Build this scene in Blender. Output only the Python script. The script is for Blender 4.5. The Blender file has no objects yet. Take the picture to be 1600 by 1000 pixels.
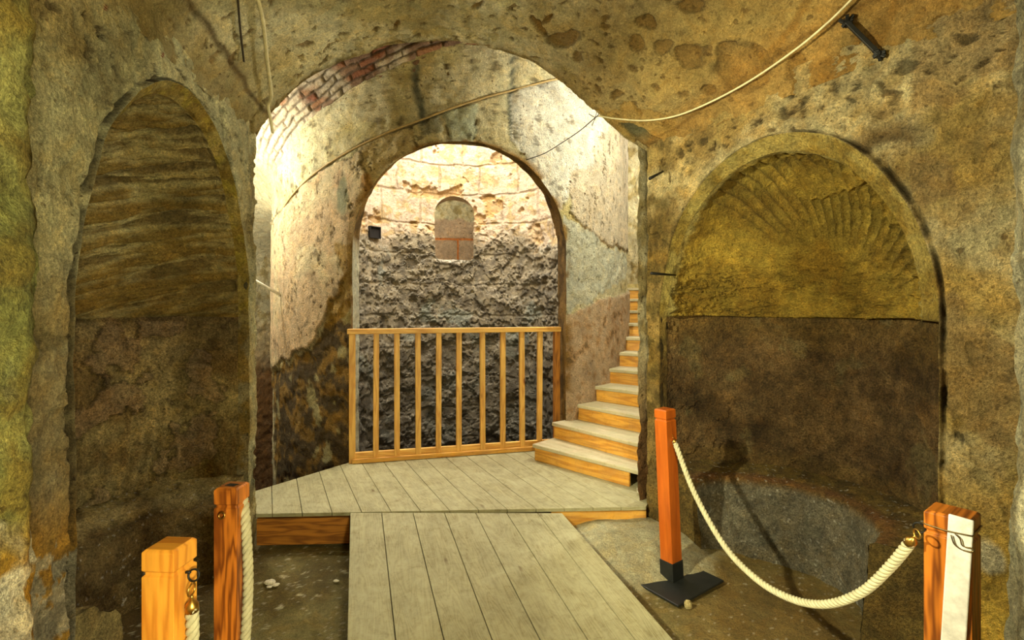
import bpy, math, random
import numpy as np
from mathutils import Vector, Matrix
PI = math.pi
random.seed(4)
sc = bpy.context.scene
COL = sc.collection
DEG = PI/180

# ------------------------------------------------------------ camera (eye 1.5 m, level, 18 mm)
EYE = np.array([0.0, 0.0, 1.5]); FPX = 800.0; HX, HY = 800.0, 480.0
cd = bpy.data.cameras.new('camera'); cam = bpy.data.objects.new('camera', cd); COL.objects.link(cam)
cd.lens = 18.0; cd.sensor_width = 36.0; cd.sensor_fit = 'HORIZONTAL'
cam.location = EYE; cam.rotation_euler = (PI/2, 0, 0)
cd.shift_y = -20/1600.0
cd.clip_start = 0.02
sc.camera = cam
sc.view_settings.view_transform = 'Standard'; sc.view_settings.look = 'None'
sc.view_settings.gamma = 1; sc.view_settings.use_curve_mapping = False
sc.view_settings.exposure = 0.0

def at(px, py, Y):
    return (EYE[0] + (px-HX)/FPX*Y, Y, EYE[2] + (HY-py)/FPX*Y)

# ------------------------------------------------------------ noise
_r = np.random.RandomState(7)
_perm = np.concatenate([_r.permutation(256)]*3).astype(np.int32)
_g = _r.normal(size=(256, 3)).astype(np.float32); _g /= np.linalg.norm(_g, axis=1, keepdims=True)
def pn(P):
    P = P.astype(np.float32); i = np.floor(P).astype(np.int32); f = P - i; i &= 255
    u = f*f*f*(f*(f*6-15)+10)
    out = 0
    for dx in (0, 1):
        for dy in (0, 1):
            for dz in (0, 1):
                h = _perm[_perm[_perm[(i[..., 0]+dx) & 255]+((i[..., 1]+dy) & 255)]+((i[..., 2]+dz) & 255)]
                g = _g[h & 255]
                d = g[..., 0]*(f[..., 0]-dx)+g[..., 1]*(f[..., 1]-dy)+g[..., 2]*(f[..., 2]-dz)
                w = (u[..., 0] if dx else 1-u[..., 0])*(u[..., 1] if dy else 1-u[..., 1])*(u[..., 2] if dz else 1-u[..., 2])
                out = out + w*d
    return out*1.6
def fbm(P, s, o=4, seed=0, gain=.5):
    P = np.asarray(P, dtype=np.float32)
    t = 0; a = 1; n = 0
    for k in range(o):
        t = t + a*pn(P*s + 17.3*seed + 5.1*k); n += a; a *= gain; s *= 2.03
    return t/n*1.5
def sst(a, b, x):
    t = np.clip((x-a)/(b-a), 0, 1); return t*t*(3-2*t)
def lin(*c):
    c = np.array(c, dtype=np.float64)/255.0
    return np.where(c <= .04045, c/12.92, ((c+.055)/1.055)**2.4)
def mix(a, b, m):
    return a*(1-m[..., None]) + b*m[..., None]

# ------------------------------------------------------------ object helpers
def setp(o, label=None, cat=None, group=None, kind=None):
    if label: o['label'] = label
    if cat: o['category'] = cat
    if group: o['group'] = group
    if kind: o['kind'] = kind
    return o
def empty(name, loc, label, cat, group=None, rot=(0, 0, 0)):
    o = bpy.data.objects.new(name, None); COL.objects.link(o)
    o.location = loc; o.rotation_euler = rot; o.empty_display_size = .05
    return setp(o, label, cat, group)
def link(name, V, F, mat, parent=None, smooth=True, uv=None, col=None, bevel=0):
    me = bpy.data.meshes.new(name); me.from_pydata([tuple(map(float, v)) for v in V], [], F)
    if uv is not None:
        l = me.uv_layers.new(name='UVMap')
        flat = np.array(uv, dtype=np.float32).reshape(-1); l.data.foreach_set('uv', flat)
    me.materials.append(mat)
    me.polygons.foreach_set('use_smooth', [smooth]*len(me.polygons)); me.update()
    o = bpy.data.objects.new(name, me); COL.objects.link(o)
    if parent: o.parent = parent
    if bevel:
        b = o.modifiers.new('bevel', 'BEVEL'); b.width = bevel; b.segments = 2; b.limit_method = 'ANGLE'; b.angle_limit = .6
    return o
class MB:
    """collects shapes, builds ONE mesh"""
    def __init__(s): s.V = []; s.F = []; s.UV = []
    def add(s, V, F, UV=None):
        n = len(s.V); s.V += [tuple(v) for v in V]
        for k, f in enumerate(F):
            s.F.append([i+n for i in f])
            s.UV += (UV[k] if UV else [(0, 0)]*len(f))
    def prism(s, poly, z0, z1, du=(1, 0), off=(0, 0)):
        """vertical prism from a 2D polygon (CCW); z1 may be callable (top height)"""
        n = len(poly); du = np.array(du)/np.hypot(*du); dv = np.array([-du[1], du[0]])
        T = [(p[0], p[1], z1(p) if callable(z1) else z1) for p in poly]
        B = [(p[0], p[1], z0(p) if callable(z0) else z0) for p in poly]
        uvp = [(float(np.dot(p, du))+off[0], float(np.dot(p, dv))+off[1]) for p in poly]
        F = [list(range(n)), list(range(2*n-1, n-1, -1))]
        UV = [uvp, uvp[::-1]]
        for i in range(n):
            j = (i+1) % n
            F.append([i, n+i, n+j, j])
            L = math.dist(poly[i], poly[j]); h = T[i][2]-B[i][2]
            UV.append([(off[0], off[1]+h), (off[0], off[1]), (off[0]+L, off[1]), (off[0]+L, off[1]+h)])
        s.add(T+B, F, UV)
    def beam(s, p0, p1, w, h, up=(0, 0, 1), off=None):
        p0 = Vector(p0); p1 = Vector(p1); d = (p1-p0); L = d.length; d.normalize()
        x = d.cross(Vector(up)).normalized(); y = x.cross(d).normalized()
        if off is None: off = (random.random()*9, random.random()*9)
        V = []
        for e, p in ((0, p0), (L, p1)):
            for a, b in ((-1, -1), (1, -1), (1, 1), (-1, 1)): V.append(p + x*(a*w/2) + y*(b*h/2))
        F = [[3, 2, 1, 0], [4, 5, 6, 7]]
        UV = [[(off[0]+V_, off[1]+U_) for V_, U_ in ((0, 0), (w*.2, 0), (w*.2, h), (0, h))]]*2
        c = 0
        for i in range(4):
            j = (i+1) % 4; q = w if i % 2 == 0 else h
            F.append([i, j, j+4, i+4])
            UV.append([(off[0], off[1]+c), (off[0], off[1]+c+q), (off[0]+L, off[1]+c+q), (off[0]+L, off[1]+c)]); c += q
        s.add(V, F, UV)
    def tube(s, pts, r, n=10, caps=True):
        pts = [Vector(p) for p in pts]; m = len(pts); V = []; F = []
        t = (pts[1]-pts[0]).normalized()
        up = Vector((0, 0, 1)) if abs(t.z) < .9 else Vector((1, 0, 0))
        x = t.cross(up).normalized()
        for i, p in enumerate(pts):
            a = pts[max(i-1, 0)]; b = pts[min(i+1, m-1)]; t = (b-a).normalized()
            x = (x - t*x.dot(t)).normalized(); y = t.cross(x)
            rr = r[i] if hasattr(r, '__len__') else r
            for k in range(n):
                q = 2*PI*k/n; V.append(p + x*(math.cos(q)*rr) + y*(math.sin(q)*rr))
        for i in range(m-1):
            for k in range(n):
                k2 = (k+1) % n; F.append([i*n+k, i*n+k2, (i+1)*n+k2, (i+1)*n+k])
        if caps: F.append(list(range(n))[::-1]); F.append([(m-1)*n+k for k in range(n)])
        s.add(V, F)
    def torus(s, c, R, r, nrm, n=28, k=8, a0=0, a1=2*PI):
        nrm = Vector(nrm).normalized(); u = nrm.orthogonal().normalized(); v = nrm.cross(u); c = Vector(c)
        full = a1-a0 > 6.28
        pts = [c + u*(math.cos(a0+(a1-a0)*i/n)*R) + v*(math.sin(a0+(a1-a0)*i/n)*R) for i in range(n+1)]
        s.tube(pts, r, k, caps=not full)
    def build(s, name, mat, parent=None, smooth=False, bevel=0):
        return link(name, s.V, s.F, mat, parent, smooth, s.UV, bevel=bevel)

# ------------------------------------------------------------ materials
def newmat(name):
    m = bpy.data.materials.new(name); m.use_nodes = True; nt = m.node_tree
    b = nt.nodes['Principled BSDF']; return m, nt, b
def N(nt, typ, **kw):
    n = nt.nodes.new(typ)
    for k, v in kw.items():
        if k in n.inputs: n.inputs[k].default_value = v
        else: setattr(n, k, v)
    return n
def ramp(nt, fac, stops):
    r = nt.nodes.new('ShaderNodeValToRGB'); e = r.color_ramp.elements
    while len(e) > 1: e.remove(e[-1])
    e[0].position = stops[0][0]; e[0].color = (*stops[0][1], 1) if hasattr(stops[0][1], '__len__') else (stops[0][1],)*3+(1,)
    for p, c in stops[1:]:
        x = e.new(p); x.color = (*c, 1) if hasattr(c, '__len__') else (c, c, c, 1)
    nt.links.new(fac, r.inputs[0]); return r.outputs[0]
def math_(nt, op, a, b=None, c=None):
    n = nt.nodes.new('ShaderNodeMath'); n.operation = op
    for i, v in enumerate((a, b, c)):
        if v is None: continue
        if isinstance(v, (int, float)): n.inputs[i].default_value = v
        else: nt.links.new(v, n.inputs[i])
    return n.outputs[0]
def mulc(nt, a, b, fac=1.0, mode='MULTIPLY'):
    n = nt.nodes.new('ShaderNodeMixRGB'); n.blend_type = mode
    for i, v in ((0, fac), (1, a), (2, b)):
        if isinstance(v, (int, float)): n.inputs[i].default_value = v
        elif isinstance(v, tuple): n.inputs[i].default_value = (*v, 1)
        else: nt.links.new(v, n.inputs[i])
    return n.outputs[0]
def rock(name, bump=1.0, pit=.5, pitscale=30, rough=.9, mott=.35, grit=1.0, dist=.02, spec=.25, attr=True, base=(.5, .45, .3), stretch=(1, 1, 1), hue=.5):
    m, nt, b = newmat(name); L = nt.links
    tc = N(nt, 'ShaderNodeTexCoord'); mp = N(nt, 'ShaderNodeMapping'); mp.inputs['Scale'].default_value = stretch
    L.new(tc.outputs['Object'], mp.inputs[0]); co = mp.outputs[0]
    def ns(s, d=6, r=.6, dis=0):
        n = N(nt, 'ShaderNodeTexNoise', Scale=s, Detail=d, Roughness=r, Distortion=dis); L.new(co, n.inputs['Vector']); return n
    n1 = ns(3.2, 8, .65, .6); n2 = ns(17, 8, .72, .3); n3 = ns(95, 5, .7); n4 = ns(7.5, 5, .6, 1.2)
    if attr:
        a = N(nt, 'ShaderNodeAttribute'); a.attribute_name = 'Col'; c = a.outputs['Color']
    else:
        c = base
    lo, hi = 1-mott, 1+mott*.9
    v = ramp(nt, n1.outputs[0], [(.3, lo), (.7, hi)])
    c = mulc(nt, c, v)
    v = ramp(nt, n2.outputs[0], [(.32, 1-mott*1.1), (.68, 1+mott*.8)])
    c = mulc(nt, c, v)
    v = ramp(nt, n3.outputs[0], [(.34, 1-mott*1.1), (.66, 1+mott*1.0)])
    c = mulc(nt, c, v)
    n5 = ns(270, 3, .8)
    c = mulc(nt, c, ramp(nt, n5.outputs[0], [(.34, .52), (.5, 1.0), (.66, 1.42)]), min(1, .55+.3*grit*.6))
    # mineral hue drift: ochre <-> grey green
    v = ramp(nt, n4.outputs[0], [(.36, (1.10, .96, .70)), (.5, (1, 1, 1)), (.64, (.88, .97, 1.02))])
    c = mulc(nt, c, v, hue)
    # pits: two sizes, random radius
    dv = N(nt, 'ShaderNodeVectorMath', operation='MULTIPLY_ADD'); L.new(n2.outputs['Color'], dv.inputs[0]); dv.inputs[1].default_value = (.06, .06, .06); L.new(co, dv.inputs[2])
    def pits(sc_, lo_, sel):
        vo = N(nt, 'ShaderNodeTexVoronoi', Scale=sc_, Randomness=1.0); L.new(dv.outputs[0], vo.inputs['Vector'])
        sp = N(nt, 'ShaderNodeSeparateColor'); L.new(vo.outputs['Color'], sp.inputs[0])
        rad = math_(nt, 'MULTIPLY_ADD', math_(nt, 'POWER', sp.outputs[0], 2.0), .30, lo_)
        d = math_(nt, 'SUBTRACT', rad, vo.outputs['Distance'])
        d = math_(nt, 'MULTIPLY', d, 9.0); d.node.use_clamp = True
        return math_(nt, 'MULTIPLY', d, sel)
    sel = ramp(nt, n4.outputs[0], [(.44, 0.0), (.58, 1.0)])
    sel2 = ramp(nt, n1.outputs[0], [(.40, 0.15), (.62, 1.0)])
    pm = math_(nt, 'MAXIMUM', pits(pitscale*.55, -.02, sel), pits(pitscale*1.5, .06, sel2))
    pm = math_(nt, 'MULTIPLY', pm, pit)
    c = mulc(nt, c, (.30, .21, .11), pm, 'MULTIPLY')
    L.new(c, b.inputs['Base Color'])
    b.inputs['Roughness'].default_value = rough; b.inputs['Specular IOR Level'].default_value = spec
    h = math_(nt, 'MULTIPLY', n2.outputs[0], 1.0)
    h = math_(nt, 'MULTIPLY_ADD', n3.outputs[0], .40*grit, h)
    h = math_(nt, 'MULTIPLY_ADD', n5.outputs[0], .10*grit, h)
    h = math_(nt, 'MULTIPLY_ADD', n1.outputs[0], .8, h)
    h = math_(nt, 'MULTIPLY_ADD', pm, -.45, h)
    bp = N(nt, 'ShaderNodeBump', Strength=min(1, bump), Distance=dist*3.2); L.new(h, bp.inputs['Height']); L.new(bp.outputs[0], b.inputs['Normal'])
    return m
def wood(name, light, dark, rough=.45, rings=1.0, dust=0.0, knots=True, spec=.4, ringscale=42):
    m, nt, b = newmat(name); L = nt.links
    uv = N(nt, 'ShaderNodeUVMap')
    mp = N(nt, 'ShaderNodeMapping'); mp.inputs['Scale'].default_value = (1.1, 11, 1); L.new(uv.outputs[0], mp.inputs[0])
    n1 = N(nt, 'ShaderNodeTexNoise', Scale=1.0, Detail=3, Roughness=.5, Distortion=.3); L.new(mp.outputs[0], n1.inputs['Vector'])
    w = math_(nt, 'MULTIPLY', n1.outputs[0], ringscale)
    w = math_(nt, 'SINE', w)
    w = math_(nt, 'MULTIPLY_ADD', w, .5, .5)
    w = math_(nt, 'POWER', w, 1.6)
    mp2 = N(nt, 'ShaderNodeMapping'); mp2.inputs['Scale'].default_value = (6, 260, 1); L.new(uv.outputs[0], mp2.inputs[0])
    n2 = N(nt, 'ShaderNodeTexNoise', Scale=1.0, Detail=4, Roughness=.6); L.new(mp2.outputs[0], n2.inputs['Vector'])
    f = math_(nt, 'MULTIPLY', w, .75*rings)
    f = math_(nt, 'MULTIPLY_ADD', n2.outputs[0], .35, f)
    c = mulc(nt, tuple(lin(*light)), tuple(lin(*dark)), f, 'MIX')
    mp3 = N(nt, 'ShaderNodeMapping'); mp3.inputs['Scale'].default_value = (3, 14, 1); L.new(uv.outputs[0], mp3.inputs[0])
    n4 = N(nt, 'ShaderNodeTexNoise', Scale=1.0, Detail=5, Roughness=.65); L.new(mp3.outputs[0], n4.inputs['Vector'])
    c = mulc(nt, c, ramp(nt, n4.outputs[0], [(.3, .78), (.7, 1.18)]))
    if knots:
        vo = N(nt, 'ShaderNodeTexVoronoi', Scale=1.0)
        mk = N(nt, 'ShaderNodeMapping'); mk.inputs['Scale'].default_value = (1.6, 5, 1); L.new(uv.outputs[0], mk.inputs[0]); L.new(mk.outputs[0], vo.inputs['Vector'])
        c = mulc(nt, c, (.35, .18, .08), ramp(nt, vo.outputs['Distance'], [(.035, .9), (.07, 0.0)]))
    if dust:
        tc = N(nt, 'ShaderNodeTexCoord'); n3 = N(nt, 'ShaderNodeTexNoise', Scale=7, Detail=9, Roughness=.75, Distortion=.8); L.new(tc.outputs['Object'], n3.inputs['Vector'])
        c = mulc(nt, c, tuple(lin(176, 172, 138)), ramp(nt, n3.outputs[0], [(.36, 0.0), (.62, dust)]), 'MIX')
        n5 = N(nt, 'ShaderNodeTexNoise', Scale=26, Detail=8, Roughness=.8, Distortion=1.2); L.new(tc.outputs['Object'], n5.inputs['Vector'])
        c = mulc(nt, c, (.62, .55, .40), ramp(nt, n5.outputs[0], [(.52, 0.0), (.66, .55)]))
    L.new(c, b.inputs['Base Color']); b.inputs['Roughness'].default_value = rough; b.inputs['Specular IOR Level'].default_value = spec
    bp = N(nt, 'ShaderNodeBump', Strength=.35, Distance=.002); L.new(f, bp.inputs['Height']); L.new(bp.outputs[0], b.inputs['Normal'])
    return m
def plain(name, col, rough=.5, metal=0, bump=0, spec=.5):
    m, nt, b = newmat(name)
    c = tuple(lin(*col))
    tc = N(nt, 'ShaderNodeTexCoord'); n = N(nt, 'ShaderNodeTexNoise', Scale=30, Detail=6, Roughness=.7); nt.links.new(tc.outputs['Object'], n.inputs['Vector'])
    nt.links.new(mulc(nt, c, ramp(nt, n.outputs[0], [(.3, .75), (.7, 1.2)])), b.inputs['Base Color'])
    b.inputs['Roughness'].default_value = rough; b.inputs['Metallic'].default_value = metal; b.inputs['Specular IOR Level'].default_value = spec
    if bump:
        bp = N(nt, 'ShaderNodeBump', Strength=.6, Distance=bump); nt.links.new(n.outputs[0], bp.inputs['Height']); nt.links.new(bp.outputs[0], b.inputs['Normal'])
    return m
M = {}
M['vest'] = rock('vestibule plaster', bump=1.0, pit=.7, pitscale=34, mott=.36, dist=.018)
M['shell'] = rock('carved rock', bump=1.0, pit=.45, pitscale=30, mott=.36, dist=.02)
M['apse'] = rock('crusted plaster', bump=1.0, pit=.4, pitscale=45, mott=.5, grit=2.2, dist=.02)
M['vault'] = rock('vault plaster', bump=.9, pit=.75, pitscale=18, mott=.28, dist=.016)
M['drum'] = rock('pitted limestone', bump=1.0, pit=1.0, pitscale=26, mott=.26, dist=.022, hue=.35)
M['shaft'] = rock('flaking shaft plaster', bump=1.0, pit=.6, pitscale=24, mott=.25, rough=.5, dist=.010, spec=.55, hue=.2)
M['brick'] = rock('old brick', bump=1.0, pit=.2, pitscale=60, mott=.25, dist=.012, hue=.3)
M['floor'] = rock('dusty rock floor', bump=.8, pit=.3, pitscale=22, mott=.24, grit=1.6, dist=.01)
M['bench'] = rock('bench rock', bump=1.0, pit=.2, pitscale=30, mott=.44, grit=2.4, dist=.012)
M['post'] = wood('varnished pine', (240, 170, 62), (186, 104, 26), rough=.35, rings=.7, ringscale=50)
M['post3'] = wood('striped pine', (216, 128, 42), (104, 48, 14), rough=.35, rings=.95, ringscale=60)
M['post2'] = wood('orange varnished pine', (190, 98, 28), (150, 66, 16), rough=.35, rings=.5, ringscale=30)
M['rail'] = wood('railing pine', (232, 188, 100), (190, 128, 48), rough=.5, rings=.7)
M['riser'] = wood('riser pine', (226, 168, 62), (176, 112, 30), rough=.55, rings=.8, dust=.15)
M['deck'] = wood('worn deck pine', (160, 154, 118), (118, 108, 74), rough=.75, rings=.6, dust=.6, spec=.2, ringscale=110)
M['tread'] = wood('dusty tread', (200, 188, 160), (165, 145, 108), rough=.8, rings=.5, dust=.85, knots=False, spec=.2)
M['fascia'] = wood('fascia pine', (186, 122, 44), (110, 62, 18), rough=.5, rings=.8, ringscale=55)
M['rope'] = plain('cotton rope', (190, 184, 150), .85, bump=.002, spec=.15)
M['brass'] = plain('brass', (190, 150, 76), .35, 1)
M['iron'] = plain('dark iron', (38, 38, 36), .5, .6, bump=.002)
M['plate'] = plain('black steel plate', (34, 36, 34), .42, .2, bump=.001)
M['alu'] = plain('pale aluminium', (244, 242, 236), .3, 0)
M['wire'] = plain('thin wire', (120, 104, 70), .4, .8)
M['cable'] = plain('white cable', (202, 192, 150), .6)
M['cabled'] = plain('dark cable', (46, 38, 26), .6)
M['dark'] = plain('dark hole', (22, 18, 14), .9)  # near black, stands for the shade inside holes
M['stone'] = rock('loose stone', bump=.8, pit=.2, mott=.3, attr=False, base=tuple(lin(176, 160, 110)), dist=.006)
M['chip'] = rock('white chip', bump=.6, pit=0, mott=.2, attr=False, base=tuple(lin(222, 214, 188)), dist=.004)

# ------------------------------------------------------------ displaced surface grids
class Surf:
    def __init__(s, P, S):
        s.sh = P.shape[:2]; s.P = P.reshape(-1, 3).astype(np.float64); s.S = S.reshape(-1, 2).astype(np.float64)
        Y = np.maximum(s.P[:, 1], .05)
        s.px = HX + s.P[:, 0]/Y*FPX; s.py = HY - (s.P[:, 2]-EYE[2])/Y*FPX
        G = s.P.reshape(*s.sh, 3)
        du = np.gradient(G, axis=0); dv = np.gradient(G, axis=1)
        n = np.cross(du, dv); n /= np.maximum(np.linalg.norm(n, axis=2, keepdims=True), 1e-9)
        s.n = n.reshape(-1, 3)
        s.n *= np.where(((EYE - s.P)*s.n).sum(1) < 0, -1, 1)[:, None]      # towards the room
        s.D = np.zeros(len(s.P)); s.C = np.zeros((len(s.P), 3))
        s.wS = None
    def at(s, x, y):        # measured photo point -> metric coordinates on the surface
        k = np.argmin((s.px-x)**2 + (s.py-y)**2); return s.S[k]
    def warp(s, amp=.03, f=7, seed=3):
        if s.wS is None:
            w = np.stack([fbm(s.P, f, 4, seed), fbm(s.P, f, 4, seed+9)], 1); s.wS = w
        return s.S + s.wS*amp
    def poly(s, pts, soft=.006, amp=.03):
        Q = np.array([s.at(*p) for p in pts]); X = s.warp(amp)
        d2 = np.full(len(X), 1e9); ins = np.zeros(len(X), bool)
        for i in range(len(Q)):
            a = Q[i]; b = Q[(i+1) % len(Q)]; ab = b-a
            t = np.clip(((X-a)@ab)/max(ab@ab, 1e-9), 0, 1); q = X-a-t[:, None]*ab; d2 = np.minimum(d2, (q**2).sum(1))
            if a[1] != b[1]:
                c = ((a[1] > X[:, 1]) != (b[1] > X[:, 1])) & (X[:, 0] < (b[0]-a[0])*(X[:, 1]-a[1])/(b[1]-a[1])+a[0]); ins ^= c
        d = np.sqrt(d2)*np.where(ins, 1, -1)
        return sst(-soft, soft, d), d
    def line(s, pts, w=.006, amp=.012):
        Q = np.array([s.at(*p) for p in pts]); X = s.warp(amp); d2 = np.full(len(X), 1e9)
        for i in range(len(Q)-1):
            a = Q[i]; b = Q[i+1]; ab = b-a
            t = np.clip(((X-a)@ab)/max(ab@ab, 1e-9), 0, 1); q = X-a-t[:, None]*ab; d2 = np.minimum(d2, (q**2).sum(1))
        return 1-sst(w*.5, w*1.5, np.sqrt(d2))
    def spot(s, x, y, rx, ry=None, ang=0, soft=.35, amp=.03):
        ry = ry or rx; q = s.warp(amp)-s.at(x, y); c, t = math.cos(ang), math.sin(ang)
        a = (q[:, 0]*c+q[:, 1]*t)/rx; b = (-q[:, 0]*t+q[:, 1]*c)/ry
        return 1-sst(1-soft, 1+soft*.3, np.sqrt(a*a+b*b))
    def build(s, name, mat, rough=.012, f=5, parent=None, closed=False, flip=False):
        P = s.P + s.n*s.D[:, None]
        if rough:
            P = P + rough*np.stack([fbm(s.P, f, 4, 11), fbm(s.P, f, 4, 12), fbm(s.P, f, 4, 13)], 1)
        nu, nv = s.sh
        i = np.arange(nu*nv).reshape(nu, nv)
        q = np.stack([i[:-1, :-1], i[1:, :-1], i[1:, 1:], i[:-1, 1:]], -1).reshape(-1, 4)
        me = bpy.data.meshes.new(name); me.vertices.add(len(P)); me.vertices.foreach_set('co', P.astype(np.float32).ravel())
        me.loops.add(q.size); me.loops.foreach_set('vertex_index', q.astype(np.int32).ravel())
        me.polygons.add(len(q)); me.polygons.foreach_set('loop_start', np.arange(0, q.size, 4, dtype=np.int32))
        me.polygons.foreach_set('loop_total', np.full(len(q), 4, dtype=np.int32))
        me.polygons.foreach_set('use_smooth', np.ones(len(q), bool))
        me.update(calc_edges=True)
        ca = me.color_attributes.new('Col', 'FLOAT_COLOR', 'POINT')
        ca.data.foreach_set('color', np.concatenate([np.clip(s.C, 0.003, .85), np.ones((len(P), 1))], 1).astype(np.float32).ravel())
        me.materials.append(mat)
        o = bpy.data.objects.new(name, me); COL.objects.link(o)
        if parent: o.parent = parent
        return o
def merge(objs, name, kind='structure'):
    """joins patches of one surface into one mesh"""
    base = objs[0]
    import bmesh
    bm = bmesh.new(); mats = []
    for o in objs:
        for m_ in o.data.materials:
            if m_ not in mats: mats.append(m_)
    for o in objs:
        n0 = len(bm.faces); bm.from_mesh(o.data)
        mi = mats.index(o.data.materials[0]); bm.faces.ensure_lookup_table()
        for f in bm.faces[n0:]: f.material_index = mi
    me = bpy.data.meshes.new(name); bm.to_mesh(me); bm.free()
    for m_ in mats: me.materials.append(m_)
    o = bpy.data.objects.new(name, me); COL.objects.link(o)
    for q in objs: bpy.data.objects.remove(q, do_unlink=True)
    if kind: o['kind'] = kind
    return o

# colours (albedo)
CREAM = lin(226, 214, 170); STUCCO = lin(222, 190, 148); PINK = lin(206, 178, 158); BROWN = lin(120, 88, 34); DKBROWN = lin(86, 66, 34)
OCHRE = lin(176, 136, 50); CEM = lin(158, 160, 138); JOINT = lin(120, 100, 62); BEIGE = lin(188, 168, 118); GREY = lin(118, 112, 100)
OLIVE = lin(134, 124, 66); WHITE = lin(238, 232, 214)

# ============================================================ THE DRUM (central shaft casing)
DC = np.array([-.67, 6.16]); R0 = 2.0; RI = 1.70; RO = 3.15
OPC = 7.9*DEG; HW = .947; SPZ = 1.98; APZ = 2.86; DECKZ = .22
def cyl(th, r, z):
    return np.stack([DC[0]+r*np.sin(th), DC[1]-r*np.cos(th), z+0*th], -1)
def zs(th): return 3.40 + .0125*(th/DEG)          # springing of the rising stair vault

def arch_outline(hw, z0, spz, apz, n):
    """points (s,z) from lower left over the crown to lower right, equal arc length"""
    t = np.linspace(0, PI, 200)
    a = np.stack([-hw*np.cos(t), spz+(apz-spz)*np.sin(t)], 1)
    p = np.concatenate([np.stack([np.full(60, -hw), np.linspace(z0, spz, 60, endpoint=False)], 1), a,
                        np.stack([np.full(60, hw), np.linspace(spz, z0, 61)[1:]], 1)])
    L = np.concatenate([[0], np.cumsum(np.hypot(*np.diff(p, axis=0).T))])
    q = np.linspace(0, L[-1], n)
    return np.stack([np.interp(q, L, p[:, 0]), np.interp(q, L, p[:, 1])], 1), q
def outer_rect(out, s0, s1, z0, z1):
    """matching points on the surrounding rectangle: jambs go sideways, crown goes up"""
    c = np.array([(out[0, 0]+out[-1, 0])/2, out[:, 1].max()*.5+z0*.5])
    n = len(out); Q = np.zeros_like(out)
    # walk the three sides of the rectangle in proportion to the outline angle
    zt = np.array([z0, z1]); 
    per = [(s0, z0), (s0, z1), (s1, z1), (s1, z0)]
    hw = (out[-1, 0]-out[0, 0])/2; cx = c[0]
    k1 = np.argmax(out[:, 0] > cx-hw*.72); k2 = n-1-np.argmax(out[::-1, 0] < cx+hw*.72)
    # corners of the rectangle hit at k1, k2
    zk = out[k1, 1]
    Q[:k1+1, 0] = s0; Q[:k1+1, 1] = z0+(z1-z0)*((out[:k1+1, 1]-z0)/(zk-z0))
    Q[k2:, 0] = s1; Q[k2:, 1] = z0+(z1-z0)*((out[k2:, 1]-z0)/(out[k2, 1]-z0))
    Q[k1:k2+1, 1] = z1; Q[k1:k2+1, 0] = s0+(s1-s0)*((out[k1:k2+1, 0]-out[k1, 0])/(out[k2, 0]-out[k1, 0]))
    return Q

# --- outer face around the arch
out, q = arch_outline(HW, DECKZ-1.2, SPZ, APZ, 620)
out[:, 0] += OPC*R0
rect = outer_rect(out, -1.95*R0*.72, 1.75*R0, DECKZ-1.2, 4.1)
# left side of the drum reaches theta=-1.40 rad, right 1.75 rad
b = np.linspace(0, 1, 330)**1.15
SZ = out[:, None, :]*(1-b)[None, :, None] + rect[:, None, :]*b[None, :, None]
P = cyl(SZ[..., 0]/R0, R0, SZ[..., 1])
D = Surf(P, SZ)
z = D.S[:, 1]; th = D.S[:, 0]/R0
nz = fbm(D.P, 2.2, 5, 1); nf = fbm(D.P, 9, 5, 2)
C = mix(np.tile(CREAM, (len(z), 1)), lin(206, 190, 130), sst(-.1, .5, nz))
# weathered coarse areas
C = mix(C, lin(200, 186, 138), sst(.1, .35, nf)*.6)
relief = .012*fbm(D.P, 6, 5, 4) + .006*fbm(D.P, 22, 4, 5)
# courses: joint along the cable line, radial joints
cabl = [(432, 362), (445, 325), (480, 281), (530, 246), (600, 211), (660, 187), (700, 172), (760, 152), (800, 140), (860, 127), (900, 118)]
m = D.line(cabl, .012, .006); C = mix(C, JOINT, m*.8); relief -= .014*m
for ln, w in (([(650, 100), (648, 130), (655, 160), (662, 186)], .05), ([(795, 78), (798, 110), (800, 140)], .035), ([(800, 140), (797, 175), (803, 215)], .055),
              ([(695, 172), (697, 200), (700, 222)], .012), ([(745, 160), (744, 190), (742, 222)], .008), ([(640, 195), (645, 215), (655, 232)], .02),
              ([(560, 230), (556, 262), (578, 292)], .01), ([(480, 285), (486, 320), (490, 345)], .006), ([(700, 100), (705, 130)], .004)):
    m = D.line(ln, w*.6, .015)
    C = mix(C, lin(116, 116, 96) if w > .03 else JOINT*.8, m); relief -= .012*m
for p, c, a in (([(652, 185), (690, 172), (692, 200), (660, 215)], lin(120, 118, 92), .7), ([(695, 172), (745, 160), (742, 222), (700, 222)], lin(196, 204, 176), .8),
                ([(800, 145), (880, 122), (930, 175), (960, 240), (930, 270), (890, 300), (870, 330), (800, 215)], WHITE, .85),
                ([(560, 232), (640, 196), (652, 230), (610, 262), (578, 290), (560, 270)], lin(200, 176, 120), .8)):
    m, d = D.poly(p, .006, .03); C = mix(C, c, m*a); relief += .006*m
# left stucco skin
m, d = D.poly([(425, 365), (445, 325), (480, 285), (530, 250), (562, 236), (566, 262), (585, 292), (562, 330), (552, 390), (545, 430), (520, 480), (490, 530), (455, 560), (425, 580)], .006, .05)
lip = np.exp(-((d-.006)/.012)**2)
C = mix(C, mix(np.tile(STUCCO, (len(z), 1)), lin(226, 204, 160), sst(0, .3, nz)), m*.92); relief = relief*(1-.75*m)+.02*m
C = mix(C, JOINT*.6, np.exp(-((d+.006)/.007)**2)*.8)
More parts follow.
